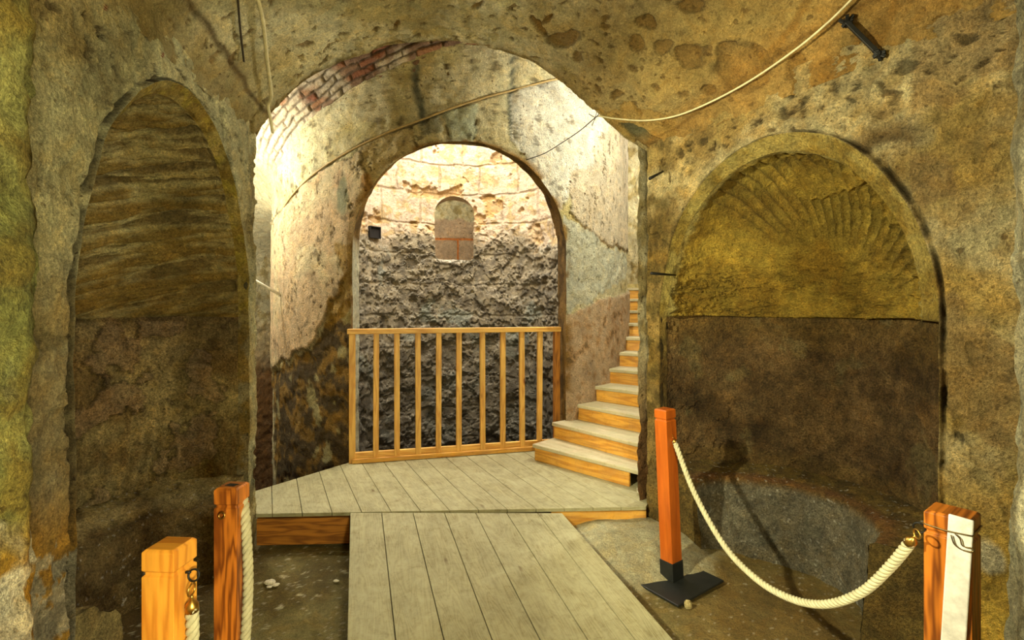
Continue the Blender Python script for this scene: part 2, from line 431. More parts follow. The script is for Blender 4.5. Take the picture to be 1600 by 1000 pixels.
# vertical runs of small holes in the stucco
run = sst(.30, .42, fbm(D.P*np.array([1, 1, .35]), 14, 3, 20))*sst(.0, .2, fbm(D.P, 55, 2, 21))
C = mix(C, JOINT*.7, run*.8*sst(2.95, 2.6, z)); relief -= .008*run
# dark brown foot, left of the opening
m2, d2 = D.poly([(420, 585), (455, 565), (490, 535), (520, 492), (546, 470), (556, 480), (556, 900), (420, 900)], .01, .06)
foot = mix(np.tile(DKBROWN, (len(z), 1)), lin(160, 122, 48), sst(-.05, .35, fbm(D.P, 7, 5, 8)))
foot = mix(foot, lin(196, 184, 128), sst(.28, .42, fbm(D.P, 4.5, 5, 9))*.8)
C = mix(C, foot, m2*.95); relief = relief*(1-.0*m2) - .012*m2 + .018*m2*fbm(D.P, 5, 5, 10)
m3, _ = D.poly([(525, 385), (552, 380), (556, 480), (530, 500), (505, 512), (520, 470), (540, 430)], .01, .04); C = mix(C, OCHRE, m3*.75)
m = D.spot(538, 306, .065, .19, 0); C = mix(C, lin(160, 164, 132), m*.85)
m = D.spot(575, 285, .07, .07); C = mix(C, lin(196, 140, 60), m*.8)
# right stucco patch and the band following the stair
m, d = D.poly([(888, 300), (892, 272), (925, 258), (931, 215), (955, 195), (985, 190), (990, 395), (950, 380), (928, 366), (906, 348), (890, 330)], .005, .035)
C = mix(C, lin(216, 200, 172), m*.95); relief = relief*(1-.8*m)+.016*m
run2 = m*sst(.28, .4, fbm(D.P*np.array([1, 1, .25]), 16, 3, 25))*sst(.05, .2, fbm(D.P, 60, 2, 26))
C = mix(C, JOINT*.6, run2*.9); relief -= .006*run2
C = mix(C, lin(130, 92, 44), np.exp(-((d+.008)/.01)**2)*.9*sst(2.35, 2.2, z))
m, d = D.poly([(884, 492), (905, 484), (935, 468), (960, 448), (985, 420), (990, 700), (884, 700), (880, 640)], .004, .012)
C = mix(C, mix(np.tile(lin(206, 176, 142), (len(z), 1)), lin(190, 150, 108), sst(0, .4, nf)), m*.95); relief = relief*(1-.6*m)+.03*m
m, d = D.poly([(880, 335), (905, 352), (950, 385), (985, 400), (985, 425), (930, 465), (884, 486)], .01, .05)
C = mix(C, lin(206, 206, 186), m*.8); relief += .02*m*fbm(D.P, 8, 5, 31)
# brown worn arris round the opening
ed = np.tile((b*1.0)[None, :], (620, 1)).reshape(-1)
edg = np.exp(-(ed/.018)**2)
C = mix(C, lin(150, 112, 52), edg*sst(-.15, .25, fbm(D.P, 5, 4, 40)+.1)); relief -= .008*edg
C = mix(C, JOINT*.55, sst(.42, .52, nf)*.6)
D.C = C; D.D = relief*sst(0, .02, ed)
drum_a = D.build('drum_face', M['drum'], .010, 3)
# --- reveal (soffit and jambs)
ax = np.array([-math.sin(OPC), math.cos(OPC)])
t = np.linspace(0, 1, 60)
qa = np.clip((out[:, 0]-OPC*R0)/HW, -1, 1)
rdep = np.where(out[:, 1] < SPZ, .32, .05+.27*np.abs(qa)**np.where(qa < 0, 9, 1.6))
base = cyl(out[:, 0]/R0, R0, out[:, 1])
P = base[:, None, :] + np.concatenate([ax, [0]])[None, None, :]*t[None, :, None]*rdep[:, None, None]
S = np.stack([np.tile(q[:, None], (1, 60)), np.tile(t[None, :], (620, 1))], -1)
E = Surf(P, S)
nf = fbm(E.P, 5, 5, 2)
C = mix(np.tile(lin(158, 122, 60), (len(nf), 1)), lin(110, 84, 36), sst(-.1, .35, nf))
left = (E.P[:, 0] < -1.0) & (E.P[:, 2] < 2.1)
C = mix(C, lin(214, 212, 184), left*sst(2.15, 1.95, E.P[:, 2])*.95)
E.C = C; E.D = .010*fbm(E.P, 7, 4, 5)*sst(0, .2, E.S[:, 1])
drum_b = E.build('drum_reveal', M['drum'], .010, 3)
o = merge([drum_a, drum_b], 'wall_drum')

# --- inner shaft face with the small window
WC = (-.885, 7.9); WHW = .30; WSP = 2.92; WAP = 3.20; WB = 2.22
# param: s along the back of the cylinder, measured from the far point (theta=pi)
def back(s, r, z):
    a = s/RI
    return np.stack([DC[0]+r*np.sin(a), DC[1]+r*np.cos(a), z+0*s], -1)
t = np.linspace(0, 2*PI, 361)
def win_outline(n=360):
    pts = []
    hw = WHW
    loop = [(-hw, WB+.04), (-hw, WSP)] + [(-hw*math.cos(a), WSP+(WAP-WSP)*math.sin(a)) for a in np.linspace(0, PI, 60)] + [(hw, WSP), (hw, WB+.04), (hw-.04, WB), (-hw+.04, WB), (-hw, WB+.04)]
    p = np.array(loop); L = np.concatenate([[0], np.cumsum(np.hypot(*np.diff(p, axis=0).T))]); k = np.linspace(0, L[-1], n)
    return np.stack([np.interp(k, L, p[:, 0]), np.interp(k, L, p[:, 1])], 1)
wo = win_outline(); wo_s = wo.copy(); wo_s[:, 0] += -.215
cx, cz = -.215, 2.7
S0, S1, Z0, Z1 = -2.35, 2.35, -2.0, 5.2
ang = np.arctan2(wo[:, 1]-cz, wo[:, 0])
dxs = np.cos(ang); dzs = np.sin(ang)
kx = np.where(dxs > 0, (S1-cx)/np.maximum(dxs, 1e-6), (S0-cx)/np.minimum(dxs, -1e-6))
kz = np.where(dzs > 0, (Z1-cz)/np.maximum(dzs, 1e-6), (Z0-cz)/np.minimum(dzs, -1e-6))
kk = np.minimum(kx, kz)
rc = np.stack([cx+dxs*kk, cz+dzs*kk], 1)
# insert rectangle corners exactly by snapping nearest samples
for cxy in ((S0, Z0), (S1, Z0), (S1, Z1), (S0, Z1)):
    rc[np.argmin(((rc-np.array(cxy))**2).sum(1))] = cxy
rc[-1] = rc[0]
def refine(a, f):
    n = len(a); x = np.linspace(0, n-1, n*f); return np.stack([np.interp(x, np.arange(n), a[:, 0]), np.interp(x, np.arange(n), a[:, 1])], 1)
wo_s = refine(wo_s, 3); rc = refine(rc, 3)
b = np.linspace(0, 1, 420)**1.1
SZ = wo_s[:, None, :]*(1-b)[None, :, None] + rc[:, None, :]*b[None, :, None]
H = Surf(back(SZ[..., 0], RI, SZ[..., 1]), SZ)
z = H.S[:, 1]; nz = fbm(H.P, 1.6, 5, 1); nf = fbm(H.P, 7, 5, 2)
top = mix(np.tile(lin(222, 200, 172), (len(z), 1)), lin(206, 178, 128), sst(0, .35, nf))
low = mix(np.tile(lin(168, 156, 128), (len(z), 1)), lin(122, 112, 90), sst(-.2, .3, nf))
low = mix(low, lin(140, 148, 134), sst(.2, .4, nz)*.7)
low = mix(low, lin(60, 58, 52), sst(1.5, -.3, z)*.45)  # darker toward the bottom, the shaft's deep shade included in the albedo
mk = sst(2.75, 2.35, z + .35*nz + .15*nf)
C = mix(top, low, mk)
C = mix(C, lin(84, 74, 54), sst(1.6, .2, z+.2*nz)*.5)  # more of the lower shaft's shade mixed into the brown
terr = 0
for k, (f, s_, th_, hh) in enumerate(((1.6, 51, -.05, .022), (2.6, 52, .12, .02), (4.5, 53, .05, .012), (1.3, 54, .15, .02), (2.1, 55, -.1, .02))):
    nn = fbm(H.P, f, 6, s_, .58)
    terr = terr + 1.5*hh*sst(th_-.012, th_+.012, nn)
    C = mix(C, WHITE*.8, np.exp(-((nn-th_)/.014)**2)*.30*mk)  # lit flake edges painted in as pale outlines
# masonry courses showing in the upper half
def joints(S, h, w, off=0, jw=.012, warp=None):
    a = S + (warp if warp is not None else 0)
    row = np.floor(a[:, 1]/h); fy = a[:, 1]/h-row; fx = a[:, 0]/w + .5*(row % 2) + off + .13*np.sin(row*3.1); fx = fx-np.floor(fx)
    return np.maximum(1-sst(jw*.5, jw, np.minimum(fy, 1-fy)*h), 1-sst(jw*.5, jw, np.minimum(fx, 1-fx)*w))
w_ = np.stack([fbm(H.P, 3, 3, 60), fbm(H.P, 3, 3, 61)], 1)*.03
jm = joints(H.S, .46, .62, .2, .02, w_)
C = mix(C, JOINT, jm*.35*(1-mk)); 
gouge = sst(.28, .5, fbm(H.P, 3.3, 4, 66))*(1-mk)
C = mix(C, lin(214, 170, 96), gouge*.6)
er = np.abs(H.S[:, 0]-cx)
C = mix(C, WHITE, (H.spot(711, 408, .34, .05)*.8))
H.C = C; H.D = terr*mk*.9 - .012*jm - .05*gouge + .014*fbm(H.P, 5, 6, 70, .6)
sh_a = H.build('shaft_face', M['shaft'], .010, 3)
t = np.linspace(0, .32, 24)
P = np.stack([back(wo_s[:, 0], RI+k, wo_s[:, 1]) for k in t], 1)
E = Surf(P, np.stack([np.tile(np.arange(len(wo_s))[:, None]*.003, (1, 24)), np.tile(t[None], (len(wo_s), 1))], -1))
E.C = mix(np.tile(lin(206, 180, 140), (len(E.P), 1)), WHITE, (E.P[:, 2] < WB+.1)*.8)
sh_b = E.build('shaft_window_reveal', M['shaft'], .010, 3)
# front half of the inner shaft (seen from inside only)
sv = np.linspace(-2.35, -PI*RI+.58, 60); sv2 = np.linspace(2.35, PI*RI-1.14+.02, 60)
parts = [sh_a, sh_b]
for arr in (np.linspace(2.35, PI*RI-1.20, 50), np.linspace(-2.35, -(PI*RI-.76), 50)):
    zz = np.linspace(-2, 5.2, 90); A, Zz = np.meshgrid(arr, zz, indexing='ij')
    E = Surf(back(A, RI, Zz), np.stack([A, Zz], -1)); E.C = np.tile(lin(140, 130, 112), (len(E.P), 1)); E.D = .01*fbm(E.P, 4, 4, 3); E.n *= -1
    parts.append(E.build('x', M['shaft'], .01, 3))
zz = np.linspace(APZ+.06, 5.2, 60); arr = np.linspace(PI*RI-1.20, PI*RI+.76, 60); A, Zz = np.meshgrid(arr, zz, indexing='ij')
E = Surf(back(A, RI, Zz), np.stack([A, Zz], -1)); E.C = np.tile(lin(190, 170, 140), (len(E.P), 1)); parts.append(E.build('x', M['shaft'], .01, 3))
merge(parts, 'wall_shaft')
# floor of the shaft
lb = MB(); lb.prism([(DC[0]+RI*1.02*math.cos(a), DC[1]+RI*1.02*math.sin(a)) for a in np.linspace(0, 2*PI, 40, endpoint=False)], -2.1, -1.98)
setp(lb.build('floor_shaft', M['dark']), kind='structure')

# ============================================================ STAIRWELL outer wall and rising brick vault
parts = []
def outer(t0, t1, z0, z1, nu, nv, colf):
    A, Zz = np.meshgrid(np.linspace(t0, t1, nu), np.linspace(z0, z1, nv), indexing='ij')
    E = Surf(cyl(A, RO, Zz), np.stack([A*RO, Zz], -1)); colf(E); return E
def rough_col(E):
    nf = fbm(E.P, 6, 5, 3); nz = fbm(E.P, 2, 4, 5)
    C = mix(np.tile(lin(206, 192, 150), (len(nf), 1)), lin(168, 148, 96), sst(-.1, .35, nf))
    C = mix(C, lin(196, 160, 110), sst(1.5, .9, E.P[:, 2] + .3*nz)*.5)
    C = mix(C, lin(130, 80, 30), sst(.9, .5, E.P[:, 2] + .3*nz)*.8)
    E.C = C; E.D = .03*fbm(E.P, 7, 6, 6, .65)
parts.append(outer(-17.5*DEG, -125*DEG, -1.2, 4.0, 340, 260, rough_col).build('x', M['drum'], .01, 3))
parts.append(outer(28.6*DEG, 150*DEG, 0, 5.6, 300, 220, rough_col).build('x', M['drum'], .01, 3))
def back_col(E):
    rough_col(E)
    S = E.S; zc = E.P[:, 2]; nf = fbm(E.P, 3, 4, 5)
    m = sst(3.12, 3.06, zc+.1*nf); C = mix(E.C, lin(190, 158, 126), m*.9); E.D = E.D*(1-.85*m)+.02*m
    fy = np.abs(zc-2.73); fx = np.abs(E.P[:, 0]+.985)
    j = np.maximum(1-sst(.012, .02, fy), (1-sst(.012, .02, fx))*(zc < 2.73))
    C = mix(C, lin(206, 116, 40), j*m); E.D -= .01*j*m; E.C = C
parts.append(outer(150*DEG, 235*DEG, 1.2, 5.6, 380, 300, back_col).build('x', M['drum'], .01, 3))
merge(parts, 'wall_stairwell')
# brick vault over the stair (helical)
nth, nr = 980, 210
A, B = np.meshgrid(np.linspace(-112*DEG, 150*DEG, nth), np.linspace(0, 1, nr), indexing='ij')
phi = B*PI; rr = (R0+RO)/2 - (RO-R0+.06)/2*np.cos(phi); zz = zs(A) + .46*np.sin(phi)
P = np.stack([DC[0]+rr*np.sin(A), DC[1]-rr*np.cos(A), zz], -1)
arc = B*1.75
BV = Surf(P, np.stack([A*2.25, arc], -1)); BV.n *= np.where(BV.n[:, 2] > 0, -1, 1)[:, None]
w_ = np.stack([fbm(BV.P, 4, 3, 60), fbm(BV.P, 4, 3, 61)], 1)*.02
S = BV.S+w_
jm = joints(S, .062, .25, 0, .011)
row = np.floor(S[:, 1]/.062); cidx = np.floor(S[:, 0]/.25+.5*(row % 2)+.13*np.sin(row*3.1))
rnd = np.modf(np.abs(np.sin(row*12.9898+cidx*78.233)*43758.5453))[0]
C = mix(np.tile(lin(128, 74, 48), (len(rnd), 1)), lin(176, 132, 92), rnd)
C = mix(C, lin(120, 96, 76), (np.modf(rnd*7.3)[0] > .65)*.8)
C = mix(C, lin(206, 192, 164), sst(-.1, .35, fbm(BV.P, 3.2, 5, 77)+.45*sst(-12*DEG, -55*DEG, A.ravel()))*.8)
C = mix(C, lin(90, 76, 54), jm*.75)
pal = sst(-50*DEG, -62*DEG, A.ravel()+.1*fbm(BV.P, 3, 4, 78)); C = mix(C, lin(206, 194, 156), pal*.95); jm = jm*(1-pal)
BV.C = C; BV.D = -.016*jm+.010*(np.modf(rnd*3.7)[0]-.5)+.008*fbm(BV.P, 14, 4, 5)
o = BV.build('ceiling_stairwell', M['brick'], .012, 3); o['kind'] = 'structure'

# ============================================================ VESTIBULE walls with apse niches
CL = np.array([-1.60, 3.20]); UL = np.array([.13, -.991]); UL = UL/np.hypot(*UL); NL = np.array([UL[1], -UL[0]])   # outward (-x)
CR = np.array([.88, 3.34]); UR = np.array([.528, -.849]); UR = UR/np.hypot(*UR); NR = np.array([-UR[1], UR[0]])    # outward (+x)
if NL[0] > 0: NL = -NL
SPR = 2.56; LEDGE = 1.44
def wall(side):
    C0, U, Nn = (CL, UL, NL) if side == 'left' else (CR, UR, NR)
    sc_, hw, apz = (.845, .73, 2.50) if side == 'left' else (.825, .715, 2.38)
    cs2, hw2, rise = (sc_-.022, hw-.028, apz-LEDGE-.05) if side == 'left' else (sc_-.030, hw-.045, apz-LEDGE-.075)
    hwk = hw-.004
    def pt(s, d, z): return np.stack([C0[0]+U[0]*s+Nn[0]*d, C0[1]+U[1]*s+Nn[1]*d, z+0*s], -1)
    parts = []
    out, q = arch_outline(hw, -.12, LEDGE, apz, 560); out[:, 0] += sc_
    # --- flat wall round the niche
    rect = outer_rect(out, 0.0, 2.3, -.12, SPR+.12)
    nb = 200; b = np.linspace(0, 1, nb)**1.1
    SZ = out[:, None]*(1-b)[None, :, None]+rect[:, None]*b[None, :, None]
    W = Surf(pt(SZ[..., 0], 0*SZ[..., 0], SZ[..., 1]), SZ)
    z = W.S[:, 1]; s = W.S[:, 0]
    n1 = fbm(W.P, 1.7, 5, 1); n2 = fbm(W.P, 6, 5, 2); n3 = fbm(W.P, 3, 6, 30, .6)
    ed = np.tile(b[None], (560, 1)).ravel()
    if side == 'left':
        C = mix(np.tile(lin(214, 206, 158), (len(z), 1)), lin(184, 164, 108), sst(-.1, .35, n1))
        C = mix(C, lin(188, 178, 136), sst(.1, .4, n2)*.5)
        C = mix(C, lin(112, 84, 44), sst(2.0, .9, z+.3*n1)*.55*(s > 1.3))
        C = mix(C, lin(196, 186, 140), (s < .3)*.5*sst(-.3, .3, n2))
        low = sst(1.05, .75, z + .25*n1)
        C = mix(C, lin(196, 144, 34), low*(s > 1.3)*.85)
        fl = low*sst(.12, .16, n3)*(s > 1.3); C = mix(C, lin(222, 212, 178), fl*.9)
        C = mix(C, lin(70, 58, 30), low*sst(.05, .3, -n2)*.5)
    else:
        C = mix(np.tile(lin(222, 202, 148), (len(z), 1)), lin(196, 166, 98), sst(-.1, .35, n1))
        C = mix(C, lin(204, 168, 98), sst(.0, .4, n2)*.6)
        near = (s > 1.45)
        C = mix(C, lin(206, 172, 92), near*sst(-.2, .3, n1)*.7)
        rgh = near*sst(.0, .12, fbm(W.P, 2.2, 5, 36)+.15*sst(1.3, 1.8, z)*sst(2.3, 1.8, z))
        C = mix(C, lin(176, 146, 94), rgh*.7)
        C = mix(C, lin(212, 172, 60), near*sst(.95, .55, z+.2*n1)*.8)
        # far pier: olive stained
        far = sst(.35, .12, s)
        C = mix(C, lin(150, 118, 44), far*sst(2.35, 2.0, z)*.8); C = mix(C, lin(92, 80, 40), far*sst(-.05, .3, n2)*.7)
        m = W.spot(1385, 225, .16, .10, 0, .5); C = mix(C, lin(120, 92, 46), np.clip(m*(1-W.spot(1392, 240, .12, .07)), 0, 1)*.8); 
        for x, y, r in ((1305, 130, .03), (1340, 135, .02), (1225, 175, .035), (1180, 195, .02), (1260, 165, .02), (1410, 110, .04), (1500, 65, .03), (1330, 160, .02), (1100, 218, .03), (1130, 225, .02), (1500, 690, .03), (1075, 235, .02)):
            m = W.spot(x, y, r*.75, r, .4, .15, .05); C = mix(C, lin(58, 52, 34), m*.7); W.D -= .012*m
        m = W.spot(1545, 870, .05, .07); C = mix(C, lin(214, 200, 160), m)
    if side == 'left':
        for x_, y_ in ((165, 12), (252, 87)): C = mix(C, lin(150, 30, 20), W.spot(x_, y_, .007, .010, 0, .1, 0))
    fl = sst(-.01, .02, n3-.18); W.D += -.010*fl; C = mix(C, C*.72, fl*.7)
    fe = np.exp(-((n3-.18)/.02)**2); C = mix(C, C*.5, fe*.5)
    rim = np.exp(-((ed-.02)/.02)**2); rim0 = np.exp(-((ed-.012)/.014)**2)
    C = mix(C, lin(58, 48, 26), rim0*.85*sst(-.45, .0, n2))
    W.D += .018*n2*.6 + .008*fbm(W.P, 18, 4, 7) - .035*rim0*(1+n2)
    # broken plaster holes along the springing
    hl = sst(.44, .49, fbm(W.P, 16, 3, 90))*sst(2.2, 2.45, z); C = mix(C, DKBROWN, hl*.8); W.D -= .018*hl
    W.D = W.D*sst(0, .02, ed)
    W.C = C; parts.append(W.build('x', M['vest'], .010, 3))
    # --- intrados band
    dep = .06; t = np.linspace(0, dep, 40)
    cz = LEDGE; tq = (t/dep)[None]; up = (out[:, 1, None] > cz)
    ex_ = (out[:, 0, None]-sc_)/hw; ez_ = (out[:, 1, None]-cz)/(apz-cz)
    Sx = np.where(up, out[:, 0, None]*(1-tq)+(cs2+ex_*hw2)*tq, sc_+(out[:, 0, None]-sc_)*(1-tq*.004/hw))
    Zx = np.where(up, out[:, 1, None]*(1-tq)+(cz+ez_*rise)*tq, out[:, 1, None]+0*tq)
    I = Surf(pt(Sx, np.tile(t[None], (560, 1)), Zx), np.stack([np.tile(q[:, None], (1, 40)), np.tile(t[None], (560, 1))], -1))
    I.n = np.stack([np.outer(sc_-out[:, 0], np.ones(40)).ravel()*U[0], np.outer(sc_-out[:, 0], np.ones(40)).ravel()*U[1], -.3*np.ones(560*40)], 1); I.n /= np.linalg.norm(I.n, axis=1, keepdims=True)
    n2 = fbm(I.P, 6, 5, 2); zi = I.P[:, 2]
    upper = mix(np.tile(lin(190, 168, 92), (len(zi), 1)), lin(164, 138, 62), sst(-.1, .3, n2))
    lower = mix(np.tile(lin(150, 124, 62), (len(zi), 1)), lin(104, 84, 42), sst(-.1, .3, n2))
    if side == 'left': upper = mix(upper, lin(196, 174, 70), sst(0, .3, fbm(I.P, 14, 4, 4))*.7); lower = mix(lower, lin(196, 184, 140), .5*sst(-.1, .3, n2))
    I.C = mix(lower, upper, sst(LEDGE-.08, LEDGE+.08, zi)); I.D = .012*fbm(I.P, 9, 5, 6)*sst(0, .02, I.S[:, 1])*sst(0, .02, dep-I.S[:, 1])
    parts.append(I.build('x', M['shell'], .010, 3))
    # --- semi dome, meridians from the back pole to the rim
    na, nb = 560, 300
    al = np.linspace(0, PI, na); be = np.linspace(0, PI/2, nb)
    Aa, Be = np.meshgrid(al, be, indexing='ij')
    dp = .62
    P = pt(cs2-hw2*np.cos(Aa)*np.cos(Be), dep+dp*np.sin(Be), cz+rise*np.sin(Aa)*np.cos(Be))
    G = Surf(P, np.stack([Aa*.8, Be*.7], -1)); G.n = -np.stack([-U[0]*np.cos(Aa)*np.cos(Be)+Nn[0]*np.sin(Be), -U[1]*np.cos(Aa)*np.cos(Be)+Nn[1]*np.sin(Be), np.sin(Aa)*np.cos(Be)], -1).reshape(-1, 3)
    a_, b_ = Aa.ravel(), Be.ravel(); n1 = fbm(G.P, 2.5, 5, 1); n2 = fbm(G.P, 8, 5, 2)
    if side == 'right':
        nfl = 30; wv = a_ + .02*fbm(G.P, 3, 3, 9)
        ph = wv*nfl/PI; g = np.abs(np.sin(ph*PI))
        arm = sst(.75, 1.1, a_)*sst(3.05, 2.8, a_)*sst(1.15, .7, b_+.25*n1)*sst(.05, .08, b_-.035*g)
        arm = arm*(.35+.65*sst(-.1, .15, fbm(G.P, 3, 4, 15)+.25*sst(1.2, 1.9, a_)))
        G.D = -.042*(g**.6)*arm
        C = mix(np.tile(lin(196, 164, 66), (len(a_), 1)), lin(166, 134, 48), sst(-.2, .3, n1))
        C = mix(C, lin(176, 160, 96), sst(.1, -.0, b_-.035*g)*.8)
        C = mix(C, lin(160, 140, 70), arm*.35)
        C = mix(C, lin(64, 50, 22), (1-sst(.0, .3, g))*arm*.6)  # groove shade between the flutes put into the colour
        rag = fbm(G.P*np.array([1, 1, 2.6]), 6, 6, 20, .62); am = sst(1.95, 1.55, G.P[:, 2]+.1*n1)
        G.D += am*.05*rag + .014*n2
        crack = np.exp(-(rag/.02)**2)*am*sst(0, .2, n1+.1); C = mix(C, lin(50, 38, 16), crack*.7); G.D -= .02*crack
        m = G.spot(1440, 452, .10, .03, 0, .5) ; C = mix(C, lin(40, 30, 16), m*.8); G.D -= .05*m
    else:
        tilt = G.P[:, 2] - .30*G.P[:, 1] - .12*(G.P[:, 2]-1.5)*(G.P[:, 1]-2.4)
        Q = np.stack([G.P[:, 0]*.5, G.P[:, 1]*.5, tilt*4.2], 1)
        st = fbm(Q, 2.6, 6, 20, .6)
        G.D = .075*st + .012*n2
        C = mix(np.tile(lin(214, 198, 136), (len(a_), 1)), lin(160, 132, 64), sst(-.2, .25, st))
        C = mix(C, lin(112, 84, 32), sst(.08, .3, -st+.2*n1)*.7)
        C = mix(C, lin(150, 118, 44), sst(1.9, 1.5, G.P[:, 2])*.5)
    G.D = G.D*sst(0, .05, b_)
    G.C = C; parts.append(G.build('x', M['shell'], .010, 3))
    # --- apse lower wall
    nc, nzv = 460, 300
    ps = np.linspace(0, PI, nc); zz = np.linspace(-.12, LEDGE+.005, nzv)
    Ps, Zz = np.meshgrid(ps, zz, indexing='ij')
    inside = np.clip(Ps, 0, PI); ex = np.maximum(0, np.maximum(-Ps, Ps-PI))*.6
    P = pt(sc_-hwk*np.cos(inside), dep+(dp+.012)*np.sin(inside)-ex, Zz)
    K = Surf(P, np.stack([Ps*.65, Zz], -1)); K.n = -np.stack([-U[0]*np.cos(inside)+Nn[0]*np.sin(inside), -U[1]*np.cos(inside)+Nn[1]*np.sin(inside), 0*Ps], -1).reshape(-1, 3)
    n1 = fbm(K.P, 2.2, 5, 1); n2 = fbm(K.P, 9, 5, 2); zk = Zz.ravel()
    fade = sst(LEDGE, LEDGE-.06, zk)
    if side == 'right':
        C = mix(np.tile(lin(134, 106, 66), (len(zk), 1)), lin(92, 70, 38), sst(-.15, .3, n1))
        C = mix(C, lin(146, 116, 56), sst(1.15, 1.4, zk+.1*n1)*.6); C = mix(C, lin(150, 134, 88), sst(.25, .45, fbm(K.P, 3.4, 5, 44))*.6)
        C = mix(C, lin(150, 120, 58), sst(.62, .55, zk)*.4)
        K.D = (.012*fbm(K.P, 12, 5, 6, .65)+.012*sst(.1, .14, fbm(K.P, 3, 5, 12)))*fade
    else:
        C = mix(np.tile(lin(196, 172, 112), (len(zk), 1)), lin(150, 122, 70), sst(-.15, .3, n1))
        ck = np.sin(Ps.ravel()*70+3*n1+zk*10)*.5+.5
        cm = sst(1.0, .9, zk+.15*n1)
        C = mix(C, lin(158, 140, 86), ck*cm*.45)
        n4 = fbm(K.P, 3.4, 5, 44); pk = sst(.17, .2, n4); C = mix(C, lin(176, 144, 104), pk*.6)
        C = mix(C, lin(66, 50, 26), np.exp(-((n4-.17)/.02)**2)*.6)
        C = mix(C, lin(120, 84, 56), sst(1.1, 1.4, zk)*.4)
        K.D = (.012*fbm(K.P, 12, 5, 6, .65)+.02*pk-.006*ck*cm)*fade
    K.C = C; parts.append(K.build('x', M['apse'], .010, 3))
    # --- ledge strip under the dome
    A2, T2 = np.meshgrid(np.linspace(0, PI, 200), np.linspace(-.09, .03, 12), indexing='ij')
    P = pt(cs2-(hw2-T2)*np.cos(A2), dep+(dp-T2)*np.sin(A2), LEDGE+.004+0*A2)
    E = Surf(P, np.stack([A2, T2], -1)); E.C = np.tile(lin(130, 100, 44), (len(E.P), 1)); parts.append(E.build('x', M['shell'], .010, 3))
    w = merge(parts, 'wall_'+side)
    # --- rock-cut bench following the apse
    ri = .46
    hw2 = hwk-.03
    prof = [(hw2+.03, .50), (ri+.10, .475), (ri+.03, .47), (ri+.005, .455), (ri, .43), (ri-.01, .30), (ri-.03, .14), (ri-.05, -.12)] if side == 'right' else \
           [(hw2+.03, .50), (ri+.14, .47), (ri+.12, .44), (ri+.06, .40), (ri+.03, .395), (ri, .36), (ri-.02, .2), (ri-.04, -.12)]
    pr = np.array(prof); L = np.concatenate([[0], np.cumsum(np.hypot(*np.diff(pr, axis=0).T))]); kq = np.linspace(0, L[-1], 150)
    rr = np.interp(kq, L, pr[:, 0]); zz = np.interp(kq, L, pr[:, 1])
    ps = np.linspace(0, PI, 380)
    X = -rr[None]*np.cos(ps)[:, None]; Dp = dep*.4+rr[None]*(dp+.03)/hw2*np.sin(ps)[:, None]
    X = np.clip(X, -hwk, hwk)
    E = Surf(pt(sc_+X, Dp, np.tile(zz[None], (380, 1))), np.stack([np.tile(ps[:, None]*.6, (1, 150)), np.tile(kq[None], (380, 1))], -1))
    E.n *= np.where(E.n[:, 2] < -.2, -1, 1)[:, None]
    kk = np.tile(kq[None], (380, 1)).ravel(); n2 = fbm(E.P, 8, 5, 2); e0 = L[2]
    topc = lin(132, 108, 52) if side == 'right' else lin(176, 154, 96)
    C = mix(np.tile(topc, (len(kk), 1)), lin(104, 84, 42), sst(-.1, .3, n2))
    C = mix(C, lin(150, 98, 62) if side == 'right' else lin(196, 176, 126), np.exp(-((kk-e0)/.05)**2)*(.5 if side == 'right' else .7))
    C = mix(C, lin(142, 136, 116) if side == 'right' else lin(128, 106, 66), sst(e0+.02, e0+.08, kk)*.85)
    chips = sst(.62, .7, fbm(E.P, 42, 2, 8)); C = mix(C, WHITE, chips*.5)
    E.C = C; E.D = .012*fbm(E.P, 10, 5, 6, .6)
    b1 = E.build('x', M['bench'], .008, 4); caps = [b1]
    for sg in (-1, 1):
        T3 = np.linspace(0, 1, 30); Xc = sg*(rr[:, None]*(1-T3)[None]+(hw2+.03)*T3[None]); Zc = np.tile(zz[:, None], (1, 30))
        K2 = Surf(pt(sc_+Xc, dep*.4+0*Xc, Zc), np.stack([Xc, Zc], -1)); K2.C = np.tile(topc*.8, (len(K2.P), 1)); K2.D = 0*K2.D
        caps.append(K2.build('x', M['bench'], .008, 4))
    bo = merge(caps, 'stone_bench', None)
    setp(bo, 'low curved rock bench around the foot of the %s niche' % side, 'bench')
    return w
wall('left'); wall('right')

# ---- vault of the vestibule
prof_px = [(403, 222), (412, 200), (430, 176), (455, 150), (480, 130), (531, 100), (600, 76), (680, 65), (760, 72), (820, 93), (860, 115), (900, 142), (940, 180), (975, 212), (1012, 232)]
Yf = 3.28
X_ = np.array([(p[0]-HX)/FPX*Yf for p in prof_px]); Zp = np.array([1.5+(HY-p[1])/FPX*Yf for p in prof_px])
uf = (X_-X_[0])/(X_[-1]-X_[0])
ns, nu_ = 520, 620
sv = np.linspace(0, 1, ns)**1.25*5.0; uu = (1-np.cos(np.linspace(0, PI, nu_)))/2
def vault_pt(s, u):
    sl = np.minimum(s, 9)
    Lx = CL[0]+UL[0]*s; Ly = CL[1]+UL[1]*s
    Rx = CR[0]+UR[0]*np.minimum(s, 2.2)+.1*np.maximum(0, s-2.2); Ry = CR[1]+UR[1]*s
    X = Lx+(Rx-Lx)*u; Y = Ly+(Ry-Ly)*u
    zf = np.interp(u, uf, Zp)
    ze = SPR + .80*np.sqrt(np.maximum(0, 1-(2*u-1)**2))
    k = sst(0, 1.3, s); return np.stack([X, Y, zf*(1-k)+ze*k], -1)
Sg, Ug = np.meshgrid(sv, uu, indexing='ij')
V = Surf(vault_pt(Sg, Ug), np.stack([Sg, Ug*2.9], -1))
V.n *= np.where(V.n[:, 2] > 0, -1, 1)[:, None]
